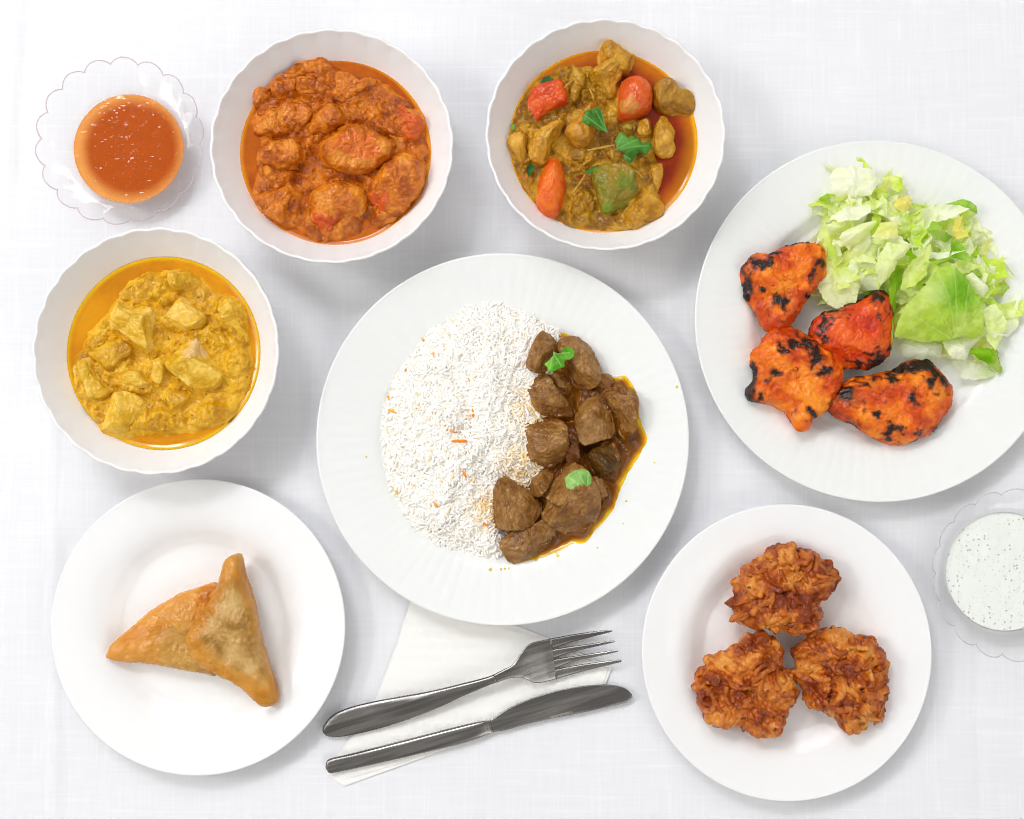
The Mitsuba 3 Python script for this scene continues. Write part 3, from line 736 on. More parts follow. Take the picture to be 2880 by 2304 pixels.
# thin strands of onion in the pepper curry
for k, (pl, lb) in enumerate([
    ([(725, 405), (728, 440), (720, 480)], "thin strand hanging off the second chicken piece of the pepper curry"),
    ([(765, 540), (780, 570), (792, 612)], "short strand just above the herb-topped chunk of the pepper curry"),
    ([(750, 940), (840, 925), (930, 905)], "long brown strand between the two herb leaves of the pepper curry"),
    ([(905, 925), (910, 960), (918, 1000)], "thick pale strand left of the larger herb leaf"),
    ([(735, 1100), (700, 1160), (655, 1215)], "curved strand left of the green pepper square"),
    ([(600, 530), (640, 495), (660, 480)], "pale strand at the corner of the flat red pepper"),
    ([(1030, 1060), (1080, 1090), (1110, 1120)], "strand at the right corner of the green pepper square"),
]):
    p = curve(B2.at(pl, 0.041 + 0.002 * (k % 3)), 18)
    p[:, 2] += 0.001 * np.sin(np.linspace(0, 3, 18))
    rad = 0.0009 * np.sin(np.linspace(0.35, np.pi - 0.35, 18)) ** 0.5 * (1.8 if k == 3 else 1.0)
    v, f = tube(p, rad, 8)
    put(thing("onion_strand", lb, "onion"), (v, f), "wet_bsdf", True, palette(v, k, ["a87a1e", "c29a3a"], 200))

# ---------------------------------------------------------------- rice and lamb
PZ = 0.0073
rice_out = chaikin(LM.at([(690, 240), (780, 225), (870, 225), (1000, 280), (1080, 370), (1150, 400), (1130, 560), (1100, 700), (1100, 900), (1060, 1060), (940, 1100), (860, 1200), (890, 1340), (870, 1410), (740, 1395), (600, 1370), (470, 1320), (400, 1200), (335, 1100), (335, 950), (310, 800), (330, 700), (385, 560), (460, 410), (620, 300)], PZ)[:, :2], 2)


def rice_h(xy):
    sd = poly_sd(xy, rice_out)
    p = np.c_[xy, 0 * xy[:, 0]]
    sd = sd + 0.009 * (nfbm(p * 70, 3, 72) - 0.5)
    return 0.021 * (1 - np.exp(-np.maximum(sd, 0) / 0.020)) * (0.60 + 0.8 * nfbm(p * 60, 3, 71)), sd


rng = np.random.default_rng(7)
lo, hi = rice_out.min(0) - 0.006, rice_out.max(0) + 0.006
cand = rng.uniform(lo, hi, (30000, 2))
h, sd = rice_h(cand)
keep = (sd > 0.0005) | ((sd > -0.006) & (rng.random(len(sd)) < 0.30 * np.exp(sd / 0.0035)))
cand, h, sd = cand[keep][:6000], h[keep][:6000], sd[keep][:6000]
N = len(cand)
NS, ND = 7, 6
ln = rng.uniform(0.0055, 0.0090, N)
wd = rng.uniform(0.00090, 0.00122, N)
yaw = rng.uniform(0, 2 * np.pi, N)
pit = rng.normal(0, 0.15, N)
bend = rng.normal(0, 0.00045, N)
t = np.linspace(-1, 1, NS)
prof = np.array([0.12, 0.72, 0.95, 1.0, 0.95, 0.72, 0.12])
a = np.arange(ND) * 2 * np.pi / ND
loc = np.zeros((N, NS, ND, 3))
loc[..., 0] = (ln[:, None] / 2 * t[None])[:, :, None]
loc[..., 1] = wd[:, None, None] * prof[None, :, None] * np.cos(a) + (bend[:, None] * (1 - t[None] ** 2) * 2)[:, :, None]
loc[..., 2] = wd[:, None, None] * prof[None, :, None] * np.sin(a) * 0.9
cp, sp, cy, sy_ = np.cos(pit), np.sin(pit), np.cos(yaw), np.sin(yaw)
x = loc[..., 0] * cp[:, None, None] - loc[..., 2] * sp[:, None, None]
z = loc[..., 0] * sp[:, None, None] + loc[..., 2] * cp[:, None, None]
X = x * cy[:, None, None] - loc[..., 1] * sy_[:, None, None]
Y = x * sy_[:, None, None] + loc[..., 1] * cy[:, None, None]
gz = PZ + np.maximum(h + rng.uniform(-0.0010, 0.0007, N), 0.0009)
V = np.stack([X + cand[:, 0, None, None], Y + cand[:, 1, None, None], z + gz[:, None, None]], -1)
V[..., 2] = np.maximum(V[..., 2], PZ - 0.0005)
gf = grid_faces(NS, ND)[:, ::-1]
F = (gf[None] + (np.arange(N) * NS * ND)[:, None, None]).reshape(-1, 3)
near = sm(0.028, 0.006, np.minimum(np.linalg.norm(cand - LM.at((1000, 750), PZ)[0][:2], axis=1), np.linalg.norm(cand - LM.at((960, 1000), PZ)[0][:2], axis=1)))
near = np.maximum(near, sm(0.022, 0.003, np.linalg.norm(cand - LM.at((800, 1180), PZ)[0][:2], axis=1)))
yel = np.maximum((rng.random(N) < 0.03) * rng.uniform(0.15, 0.6, N), (rng.random(N) < 0.75) * near * rng.uniform(0.2, 0.9, N))
gc = nmix(np.tile([0.875, 0.850, 0.795], (N, 1)), lin("e8c060"), yel)
org = rng.random(N) < 0.002
gc[org] = lin("ee9a3c")
gc *= rng.uniform(0.97, 1.02, (N, 1))
C = np.repeat(gc, NS * ND, 0)
# the bed under the loose grains belongs to the same heap
c0, th0, r0 = star(rice_out, 200)
sv = np.linspace(0.02, 0.985, 60)
bed = np.stack([c0[0] + sv[:, None] * r0 * np.cos(th0), c0[1] + sv[:, None] * r0 * np.sin(th0), np.zeros((60, 200))], -1).reshape(-1, 3)
hb, _ = rice_h(bed[:, :2])
bed[:, 2] = PZ + np.maximum(hb - 0.0008, 0) + 0.0002
Vall = np.vstack([V.reshape(-1, 3), bed])
Fall = np.vstack([F, grid_faces(60, 200) + N * NS * ND])
Call = np.vstack([np.clip(C, 0, 0.96), np.tile([0.87, 0.83, 0.73], (len(bed), 1))])
tag("rice", "heap of long white rice grains on the central plate", "rice", kind="stuff")
put("rice", (Vall, Fall), "rice_bsdf", True, Call)

for k, (p, q, w, cl, lb) in enumerate([
    ((640, 880), (714, 880), 0.0013, "ee8418", "longest orange carrot shred, lying level on the rice"),
    ((735, 735), (738, 775), 0.0012, "f08a18", "upright orange carrot shred above the middle of the rice"),
    ((690, 1010), (705, 1038), 0.0011, "f0963a", "orange carrot shred low in the middle of the rice"),
    ((635, 828), (655, 845), 0.0011, "f0a04a", "short orange carrot bit just above the longest shred"),
    ((360, 742), (398, 754), 0.0012, "f4b040", "amber carrot shred at the left side of the rice"),
    ((358, 680), (368, 694), 0.0013, "f4a830", "round amber carrot bit at the left edge of the rice"),
    ((384, 1186), (402, 1194), 0.0013, "f0962a", "orange carrot bit at the lower left edge of the rice"),
    ((566, 1155), (580, 1172), 0.0014, "f0a030", "orange carrot bit near the bottom of the rice"),
    ((560, 485), (564, 520), 0.0009, "f4b85a", "thin amber carrot shred in the upper part of the rice"),
    ((392, 1098), (404, 1112), 0.0012, "f4bc48", "amber carrot bit above the lower left edge of the rice"),
    ((510, 428), (518, 436), 0.0012, "f4b860", "tiny amber carrot bit at the upper left of the rice"),
    ((780, 1244), (806, 1254), 0.0011, "ee8a20", "orange carrot shred beside the lower left lamb piece"),
]):
    g = LM.at([p, q], PZ + 0.018)
    hh, _ = rice_h(g[:, :2])
    g = LM.at([p, q], PZ + float(hh.mean()) + 0.0018)
    pp = curve([g[0], g.mean(0) + [0.0003, 0.0002, 0.0004], g[1]], 10)
    v, f = tube(pp, w * 0.75 * np.array([0.3, 0.85, 1, 1, 1, 1, 1, 1, 0.85, 0.3]), 8)
    put(thing("carrot_shred", lb, "carrot"), (v, f), "leaf_bsdf", True, palette(v, k, [cl, cl], 100))

LB = ["6c4414", "805422", "946832", "a67c48"]
run([
    ([(998, 475), (1038, 400), (1070, 410), (1092, 430), (1112, 480), (1072, 530), (1050, 572), (998, 568), (978, 540)], 0.031, "uppermost left lamb cube, touching the rice"),
    ([(1108, 445), (1190, 418), (1252, 460), (1288, 550), (1292, 622), (1240, 652), (1180, 644), (1158, 560)], 0.031, "tall smooth lamb chunk at the upper right, beside the two-lobed leaf", dict(e=0.7)),
    ([(962, 622), (1008, 568), (1060, 590), (1092, 650), (1152, 720), (1190, 772), (1130, 774), (1060, 764), (1000, 722), (962, 682)], 0.030, "slanted lamb chunk below the uppermost left cube"),
    ([(1196, 672), (1270, 648), (1312, 690), (1342, 760), (1358, 850), (1280, 872), (1218, 894), (1198, 800)], 0.032, "lamb cube in the middle right with a ridged top"),
    ([(1302, 652), (1338, 633), (1432, 648), (1458, 700), (1452, 782), (1420, 875), (1382, 832), (1372, 762), (1318, 712)], 0.029, "rightmost lamb cube beside the yellow oil"),
    ([(962, 792), (1050, 778), (1142, 800), (1154, 900), (1132, 962), (1080, 1004), (1018, 972), (962, 932)], 0.031, "large square lamb cube touching the middle of the rice edge", dict(facets=4)),
    ([(1246, 952), (1310, 878), (1362, 880), (1384, 960), (1374, 1042), (1318, 1052), (1256, 1012)], 0.026, "darker lamb piece at the right, low in the gravy", dict(cols=["3f2605", "55380c", "6a4a1c"])),
    ([(1045, 1085), (1030, 1100), (1098, 1018), (1170, 976), (1232, 1008), (1274, 1080), (1294, 1160), (1272, 1232), (1234, 1315), (1168, 1292), (1088, 1252), (1044, 1212), (1078, 1150)], 0.034, "largest lamb chunk, with the crinkled leaf on top"),
    ([(800, 1205), (828, 1110), (868, 1038), (930, 1078), (1002, 1118), (1040, 1170), (1002, 1242), (940, 1264), (828, 1258)], 0.031, "lamb chunk farthest left, pushed into the rice", dict(facets=5)),
    ([(856, 1332), (920, 1278), (1002, 1258), (1062, 1228), (1104, 1290), (1062, 1342), (970, 1394), (908, 1418)], 0.026, "bottom lamb piece lying flat at the end of the gravy"),
    ([(1146, 832), (1188, 798), (1208, 880), (1204, 972), (1158, 984)], 0.025, "narrow lamb strip between the two middle cubes", dict(cols=["4a2606", "5f3410", "70431c"])),
    ([(996, 1062), (1058, 1008), (1094, 1018), (1044, 1112), (998, 1114)], 0.025, "small lamb scrap left of the largest chunk"),
    ([(1268, 1042), (1312, 1048), (1356, 1130), (1304, 1178), (1278, 1120)], 0.022, "soft lamb scrap at the right of the largest chunk"),
    ([(1075, 590), (1150, 600), (1165, 650), (1130, 680), (1090, 640)], 0.020, "dark shaded lamb scrap below the two-lobed leaf"),
    ([(1290, 600), (1340, 590), (1380, 620), (1340, 640), (1300, 650)], 0.020, "thin lamb scrap above the rightmost cube"),
], LM, "lamb_piece", "pieces of lamb on the central plate", LB, PZ - 0.0006, cat="lamb", e=0.42, lift=0.004, grow=0.0014, rounds=1, fine=0.5, gain=1.2, facets=5, soft=0.03, top_nz=0.80, layers=[(80, 0.0006, "n"), (420, 0.0006, "fibre"), (330, 0.0006, "ridge"), (700, 0.0003, "n")], bsdf="meat_bsdf", dmin=0.36)

# sauce of the lamb
sp_out = chaikin(LM.at([(1040, 420), (1150, 400), (1260, 480), (1300, 600), (1380, 605), (1400, 598), (1440, 640), (1462, 720), (1470, 800), (1498, 850), (1490, 890), (1460, 945), (1425, 1010), (1385, 1075), (1362, 1140), (1350, 1190), (1280, 1270), (1240, 1320), (1180, 1325), (1100, 1365), (1010, 1405), (900, 1420), (850, 1340), (900, 1250), (1000, 1150), (1000, 950), (1010, 700), (1000, 560)], PZ)[:, :2], 2)
c0, th0, r0 = star(sp_out, 320)
r0 = r0 * (1 + 0.07 * (nfbm(np.c_[np.cos(th0) * 6, np.sin(th0) * 6, 0 * th0], 3, 3) - 0.5))
sv = np.concatenate([np.linspace(0.02, 0.9, 60), np.linspace(0.91, 1.0, 14)])
v = np.stack([c0[0] + sv[:, None] * r0 * np.cos(th0), c0[1] + sv[:, None] * r0 * np.sin(th0), np.zeros((len(sv), 320))], -1).reshape(-1, 3)
d_in = np.repeat(1 - sv, 320) * np.tile(r0, len(sv))
v[:, 2] = PZ + 0.0002 + 0.0028 * sm(0, 0.012, d_in) * (0.7 + 0.6 * nfbm(v * 160, 3, 4)) + 0.0009 * sm(0.004, 0.01, d_in) * (nfbm(v * 420, 2, 5) - 0.5)
v[:, 2] += 0.0075 * drape(v[:, :2], 0.0030, 0.01) * sm(0.002, 0.010, d_in) * (0.6 + 0.8 * nfbm(v * 210, 3, 6))
tt = d_in + 0.004 * (nfbm(v * 130, 3, 8) - 0.5)
# the rim follows the plate where the pool runs up its side
rp = np.linalg.norm(v[:, :2] - main[0][:2], axis=1) / main[1]
v[:, 2] += np.interp(rp, dinner[:90, 0], dinner[:90, 1]) - 0.0050
col = nmix(lin("e6c21c"), lin("c48206"), sm(0.0003, 0.0022, tt))
col = nmix(col, lin("743c00"), sm(0.0018, 0.0055, tt))
col = nmix(col, palette(v, 5, ["4f2a02", "683a06", "7a4810"], 120), sm(0.005, 0.010, tt))
tag("lamb_sauce", "brown lamb gravy with a yellow oily fringe on the central plate", "sauce")
put("lamb_sauce", (v, grid_faces(len(sv), 320)), "oil_bsdf", True, col)

vs, fs, base = [], [], 0
for k, (x, y, r) in enumerate([(815, 1442, 7), (862, 1441, 5), (878, 1439, 5), (895, 1437, 4), (1108, 1378, 10), (1016, 1400, 7), (1625, 645, 6), (273, 949, 4), (1408, 1143, 5), (1282, 1346, 4), (1530, 975, 4), (1395, 1240, 4)]):
    g = LM.at((x, y), 0.008)[0]
    rp = np.linalg.norm(g[:2] - main[0][:2]) / main[1]
    v, f = disc(g, r / LM.k * 0.92 / FPX, 0, 4, 14, None)
    v[:, 2] = 0.0022 + np.interp(np.linalg.norm(v[:, :2] - main[0][:2], axis=1) / main[1], dinner[:90, 0], dinner[:90, 1]) + 0.0003 + 0.0004 * (np.arange(len(v)) == len(v) - 1)
    vs.append(v), fs.append(f + base)
    base += len(v)
tag("sauce_specks", "tiny yellow and orange sauce specks on the rim of the central plate", "sauce", kind="stuff")
put("sauce_specks", (np.vstack(vs), np.vstack(fs)), "oil_bsdf", True, palette(np.vstack(vs), 3, ["dcc038", "d8b030", "e6d258"], 60))


# ---------------------------------------------------------------- grilled chicken
TC = ["b83a02", "d25606", "e2700c", "ec8a1e"]


def grilled(pts, top, chars, label, seed, z0=0.0045, tint=TC):
    out = chaikin(TD.at(pts, 0.016)[:, :2], 2)
    v, f, s = lump_mesh(out, z0, top, 0.78, 0.0008, 2, seed, 0.62)
    v = rough_up(v, f, [(38, 0.0032, "n"), (70, 0.0015, "ridge"), (260, 0.0009, "fibre"), (130, 0.0012, "ridge"), (300, 0.0006, "n"), (650, 0.0003, "n")], seed, 0.1)
    col = palette(v, seed, tint, 75, 2.1)
    chars = [c for c in chars if c[2] >= 16]
    px = TD.at([(c[0], c[1]) for c in chars], top * 0.75)[:, :2]
    k, kb = np.zeros(len(v)), np.zeros(len(v))
    warp = 0.016 * (np.stack([nfbm(v * 110 + 3, 4, seed + 21), nfbm(v * 110 + 7, 4, seed + 22)], 1) - 0.5)
    wob = np.clip(0.75 + 2.4 * (nfbm(v * 210, 4, seed + 4) - 0.5), 0.25, 1.6)
    for (cx, cy), c in zip(px, chars):
        rad = c[2] / TD.k * 0.92 / FPX
        d = np.linalg.norm(v[:, :2] + warp - [cx, cy], axis=1) * wob / 0.75
        k = np.maximum(k, 1 - sm(rad * 0.25, rad * 1.3, d))
        kb = np.maximum(kb, 1 - sm(rad * 0.6, rad * 2.2, d * (0.5 + 0.5 / wob)))
    k = np.maximum(k, sm(0.86, 0.99, s) * sm(0.50, 0.66, nfbm(v * 48 + seed, 4, seed + 12)))
    low = 1 - sm(0.15, 0.55, (v[:, 2] - z0) / (top - z0))
    k = np.maximum(k, low * sm(0.38, 0.62, nfbm(v * 80, 4, seed + 8)) * 0.9)
    speck = sm(0.76, 0.84, nfbm(v * 330, 2, seed + 9)) * 0.6
    k = np.maximum(k, speck)
    col = nmix(col, lin("8e2c06"), np.clip(np.maximum(k * 1.6, kb), 0, 1) * 0.75)
    col = nmix(col, lin("22110a"), sm(0.22, 0.95, k))
    v = v + vnormals(v, f) * (0.0006 * sm(0.4, 0.9, k) * (nfbm(v * 500, 2, 3) - 0.2))[:, None]
    put(thing("grilled_chicken_piece", label, "chicken", "grilled chicken pieces on the salad plate"), (v, f), "fried_bsdf", True, col)


grilled([(283, 640), (320, 575), (370, 585), (440, 535), (530, 528), (612, 543), (633, 620), (592, 720), (520, 800), (470, 860), (430, 898), (385, 892), (340, 800), (288, 762), (300, 700)], 0.031,
        [(335, 600, 42), (440, 785, 34), (602, 618, 28), (582, 660, 20), (402, 572, 20), (345, 730, 20), (470, 740, 15), (515, 715, 14), (300, 640, 20), (560, 740, 16), (520, 660, 8), (430, 690, 10)], "grilled chicken piece nearest the plate's left rim, pointed at the bottom", 201)
grilled([(572, 920), (608, 850), (700, 808), (780, 798), (830, 775), (862, 752), (890, 760), (922, 820), (948, 920), (912, 1012), (840, 1074), (740, 1078), (660, 1022), (600, 972)], 0.034,
        [(865, 762, 34), (922, 820, 18), (690, 822, 26), (640, 840, 26), (625, 905, 24), (632, 940, 20), (860, 950, 12), (800, 835, 14), (885, 1052, 40), (800, 1076, 30), (915, 1000, 20), (732, 855, 8), (822, 885, 7)], "red grilled chicken piece touching the lettuce, smooth-faced", 202, tint=["b42a04", "cc3c06", "da5010", "e2661c"])
grilled([(293, 1010), (345, 970), (390, 905), (470, 898), (570, 958), (662, 1020), (714, 1090), (692, 1172), (642, 1252), (600, 1290), (545, 1300), (548, 1346), (498, 1354), (472, 1270), (400, 1242), (330, 1220), (286, 1200), (335, 1120)], 0.036,
        [(550, 970, 38), (592, 1022, 38), (482, 960, 20), (438, 990, 18), (622, 1095, 28), (380, 1110, 24), (375, 1150, 14), (350, 1222, 20), (505, 1265, 16), (475, 1165, 13), (430, 1170, 9), (620, 1190, 9), (572, 1278, 22), (310, 1195, 16), (600, 1150, 12)], "largest grilled chicken piece with a stubby tail, lower left of the four", 203)
grilled([(640, 1252), (690, 1165), (760, 1150), (820, 1128), (930, 1098), (945, 1080), (1000, 1058), (1080, 1048), (1122, 1090), (1192, 1150), (1192, 1232), (1122, 1342), (1040, 1390), (960, 1412), (860, 1392), (760, 1322), (700, 1282)], 0.033,
        [(740, 1205, 42), (702, 1170, 28), (800, 1150, 24), (862, 1138, 28), (940, 1105, 34), (1002, 1078, 38), (1080, 1066, 36), (1130, 1110, 26), (1165, 1152, 34), (1100, 1150, 26), (1020, 1200, 24), (932, 1365, 30), (985, 1320, 11), (850, 1280, 16), (1085, 1330, 11), (830, 1215, 9), (1130, 1220, 9), (882, 1240, 13), (1060, 1390, 20)], "long grilled chicken piece with charred upper edge, lowest of the four", 204)


# ---------------------------------------------------------------- lettuce
def big_leaf_col(v, sv, c):
    p = v.copy()
    p[:, 2] = 0
    base = palette(p, 3, ["bedc50", "d2e874", "e2f296"], 50, 2.0, 0.05)
    d = np.linalg.norm(v[:, :2] - LT.at((1180, 1050), 0.03)[0][:2], axis=1)
    return nmix(base, lin("76bc1c"), sm(0.024, 0.004, d + 0.014 * (nfbm(p * 90, 3, 6) - 0.5)) * 0.85)


PALE = [["f8fcc8", "eef8a4", "dcf06e"], ["fcfde0", "f6fcc4", "eaf8a0"], ["fefef2", "fafce0", "f4facc"], ["f0f8a0", "dcf068", "c0e838"], ["fdfac0", "faf8a0", "f0f688"]]
LETTUCE_TOP = {}
named = [
    ([(50, 600), (110, 480), (190, 560), (260, 700), (360, 830), (405, 1000), (340, 1180), (240, 1170), (140, 1150), (70, 1000), (95, 800)], 0.021, PALE[0], "long pale lettuce leaf at the left side of the salad, behind two chicken pieces", (0.15, 0.0)),
    ([(300, 780), (350, 790), (440, 760), (540, 830), (590, 950), (560, 1030), (400, 1030), (280, 950)], 0.019, PALE[2], "broad whitish lettuce piece left of centre in the salad", (0.0, 0.1)),
    ([(510, 860), (560, 720), (600, 650), (700, 655), (832, 648), (760, 750), (700, 770), (690, 850), (580, 972)], 0.034, PALE[1], "ragged pale lettuce flap in the middle of the salad", (0.1, 0.2)),
    ([(722, 1020), (765, 850), (860, 740), (965, 638), (955, 760), (950, 900), (830, 1000)], 0.033, PALE[3], "striped yellow-green lettuce piece just above the big green leaf", (-0.1, 0.2)),
    ([(630, 900), (700, 840), (760, 860), (740, 960), (690, 1050), (680, 1200), (660, 1400), (650, 1520), (640, 1300), (625, 1100)], 0.023, ["8dbb2a", "a0c63c", "b4d45a"], "narrow bright green lettuce strip right of the red chicken piece", (0.0, 0.0)),
    ([(1250, 1520), (1380, 1490), (1500, 1508), (1565, 1680), (1530, 1705), (1400, 1610)], 0.015, ["cfe08a", "a8cf3e", "7fbf1c"], "green-tipped lettuce piece at the bottom of the salad", (0.1, 0.0)),
    ([(1155, 1600), (1300, 1585), (1490, 1650), (1470, 1730), (1300, 1760), (1190, 1730)], 0.010, ["eef0dc", "e4ebc8", "dbe6b4"], "pale translucent lettuce piece flat on the plate below the salad", (0.0, 0.0)),
    ([(570, 120), (670, 90), (735, 115), (745, 190), (700, 240), (650, 180)], 0.022, PALE[3], "green lettuce tip at the upper edge of the salad", (0.2, 0.1)),
    ([(150, 60), (330, 30), (480, 60), (560, 160), (480, 270), (300, 280), (160, 240)], 0.020, PALE[2], "wide pale lettuce piece at the top left of the salad", (0.0, -0.1)),
    ([(920, 420), (1000, 340), (1180, 340), (1280, 370), (1180, 430), (1010, 480), (920, 540)], 0.030, PALE[2], "whitish lettuce leaf at the upper right of the salad", (0.1, 0.1)),
    ([(1100, 320), (1230, 290), (1340, 330), (1372, 400), (1290, 380), (1200, 350)], 0.026, ["d5e6a4", "b4d668", "9ccb44"], "green-edged lettuce curl at the upper right rim of the salad", (0.1, 0.2)),
    ([(935, 550), (960, 470), (1030, 490), (1060, 560), (1160, 590), (1110, 640), (1020, 600)], 0.032, ["8fc02c", "a8cf4c", "c0da70"], "bright green lettuce curl right of centre in the salad", (0.0, 0.1)),
    ([(1110, 640), (1200, 640), (1260, 740), (1280, 810), (1200, 790), (1110, 760)], 0.031, ["7ab820", "9aca3e", "b8d866"], "vivid green lettuce patch above the big leaf's tip", (0.0, 0.0)),
    ([(1380, 1180), (1490, 1140), (1590, 1280), (1560, 1380), (1480, 1520), (1420, 1440), (1410, 1300)], 0.024, PALE[1], "curled pale lettuce leaf right of the big green leaf", (0.1, 0.0)),
    ([(1250, 900), (1320, 880), (1440, 1020), (1400, 1080), (1330, 1040)], 0.029, PALE[2], "white lettuce rib strip right of the big leaf's tip", (0.0, 0.0)),
    ([(1500, 1150), (1640, 1110), (1740, 1100), (1740, 1230), (1620, 1250), (1540, 1240)], 0.021, PALE[0], "pale lettuce strip running to the right edge of the photo", (0.1, 0.1)),
    ([(60, 290), (120, 250), (150, 260), (130, 310), (85, 310)], 0.018, ["a0c63c", "b4d45a"], "small green lettuce scrap at the far left of the salad", (0, 0)),
    ([(240, 560), (420, 480), (520, 470), (480, 560), (380, 640), (260, 660)], 0.030, PALE[1], "folded pale lettuce ribbon in the left middle of the salad", (0.2, 0.2)),
    ([(160, 430), (300, 340), (460, 340), (490, 390), (400, 450), (220, 470)], 0.030, PALE[2], "smooth whitish lettuce ribbon in the upper left of the salad", (0.0, 0.2)),
    ([(480, 600), (560, 480), (700, 480), (700, 600), (600, 620)], 0.034, PALE[4], "yellowish lettuce fold at the upper middle of the salad", (0.0, 0.2)),
    ([(680, 290), (800, 250), (830, 330), (760, 400), (680, 350)], 0.026, ["faf2a0", "f8e878", "f0e88c"], "deep yellow lettuce scrap at the upper middle edge", (0.1, 0.0)),
    ([(1150, 560), (1180, 450), (1240, 410), (1230, 520), (1290, 590), (1200, 610)], 0.032, ["faf2a0", "f8e470", "eee880"], "yellow lettuce fold at the upper right of the salad", (0.1, 0.1)),
    ([(1060, 1440), (1200, 1420), (1400, 1390), (1330, 1480), (1260, 1590), (1140, 1580)], 0.020, PALE[2], "whitish lettuce piece under the lower edge of the big leaf", (0.0, -0.1)),
    ([(720, 1460), (900, 1440), (1060, 1470), (1060, 1580), (900, 1600), (740, 1550)], 0.013, ["eef0dc", "e6ecc8", "dde7b8"], "flat pale lettuce piece low in the salad, above the charred chicken", (0.0, 0.0)),
]
for k, (pts, z, cols, lb, tl) in enumerate(named):
    v, f, col = sheet(LT, pts, z + 0.003, cols, 300 + k, 0.008, 0.0034, 55, jag=0.16, iters=0, dome=0.004 * ((k % 3) - 0.5), tilt=tl)
    put(thing("lettuce_piece", lb, "lettuce"), (v, f), "lettuce_bsdf", True, col)
v, f, col = sheet(LT, [(690, 1400), (700, 1290), (740, 1180), (900, 1000), (1020, 850), (1130, 828), (1260, 950), (1370, 1150), (1422, 1350), (1340, 1420), (1240, 1390), (1100, 1432), (930, 1442)], 0.034, PALE[3], 350, 0.005, 0.0022, 50, jag=0.05, iters=0, dome=0.006, tilt=(0.05, 0.15),
                  veins=((1180, 1430), [(740, 1200), (900, 1050), (1010, 880), (1120, 850), (1260, 980), (1370, 1180)], "dbe8a0"), step=0.0008, colfn=big_leaf_col)
put(thing("lettuce_piece", "big bright green lettuce leaf with fanning veins, front of the salad", "lettuce"), (v, f), "lettuce_bsdf", True, col)

sal_out = chaikin(LT.at([(60, 320), (150, 90), (330, 60), (560, 120), (720, 150), (820, 300), (1000, 340), (1250, 330), (1360, 420), (1440, 620), (1560, 850), (1640, 980), (1720, 1120), (1700, 1350), (1560, 1480), (1480, 1600), (1250, 1560), (1000, 1500), (760, 1480), (680, 1200), (420, 1080), (150, 1130), (70, 900), (60, 600)], 0.012)[:, :2], 2)
rng = np.random.default_rng(31)
lo, hi = sal_out.min(0), sal_out.max(0)
n_sh = 0
sal_c = (lo + hi) / 2
TONE = ["pale green", "light green-white", "whitish", "bright green", "yellowish"]
big_c = LT.at((1080, 1200), 0.03)[0][:2]
while n_sh < 220:
    q = rng.uniform(lo, hi)
    sd = poly_sd(q[None], sal_out)[0]
    if sd < 0.002:
        continue
    top = 0.009 + 0.026 * (1 - math.exp(-sd / 0.022))
    if np.linalg.norm(q - big_c) < 0.024:
        top = min(top, 0.022)
    zc = rng.uniform(0.010, 1.0) ** 0.45 * (top - 0.009) + 0.009
    ln, w = rng.uniform(0.014, 0.040), rng.uniform(0.0045, 0.013)
    nu, nv = 26, 11
    U, W = np.meshgrid(np.linspace(-1, 1, nu), np.linspace(-1, 1, nv), indexing="ij")
    sd_ = int(rng.integers(1e6))
    edge = 0.55 + 1.5 * (nfbm(np.stack([U * 3.2, np.sign(W) * 3, 0 * U], -1), 4, sd_ % 9999) - 0.25)
    x = U * ln / 2 * (1 + 0.1 * np.sin(W * 3 + sd_))
    y = W * w / 2 * edge * np.clip(1.05 - np.abs(U) ** 3, 0.1, 1) * 1.2
    curvx, curvy = rng.normal(0, 18), rng.normal(0, 85)
    z = curvx * x ** 2 + curvy * y ** 2 + 0.0052 * (nfbm(np.stack([x, y, 0 * x], -1) * 110 + sd_ % 50, 3, sd_ % 777) - 0.5) * 2
    v = np.stack([x, y, z], -1).reshape(-1, 3)
    yaw, roll, pitch = rng.uniform(0, 2 * np.pi), rng.normal(0, 0.5), rng.normal(0, 0.3)
    R = trimesh.transformations.euler_matrix(roll, pitch, yaw)[:3, :3]
    v = v @ R.T + [q[0], q[1], zc]
    v[:, 2] = np.maximum(v[:, 2], 0.0066 + 0.0006 * rng.random())
    pal = PALE[int(rng.choice(5, p=[0.27, 0.27, 0.20, 0.14, 0.12]))]
    gcol = palette(np.c_[v[:, :2], 0 * v[:, 0]], sd_ % 1000, pal, 70, 2.4, 0.05)
    streak = sm(0.6, 0.8, nnoise(np.stack([U * 0.8, W * 3.5, 0 * U], -1).reshape(-1, 3) + sd_ % 100, 5)) * 0.4
    gcol = nmix(gcol, lin("eef2d4"), streak)
    dx, dy = q - sal_c
    zone = ("topmost" if dy > 0.030 else "bottom") if abs(dy) > 0.030 else ("middle" if abs(dx) < 0.02 else "")
    zone = (zone + (" right" if dx > 0.02 else " left" if dx < -0.02 else "")).strip()
    put(thing("lettuce_shred", f"{TONE[PALE.index(pal)]} lettuce shred in the {zone} part of the salad heap", "lettuce", "lettuce shreds in the salad heap"), (v, grid_faces(nu, nv, wrap=False)), "lettuce_bsdf", True, gcol)
    n_sh += 1


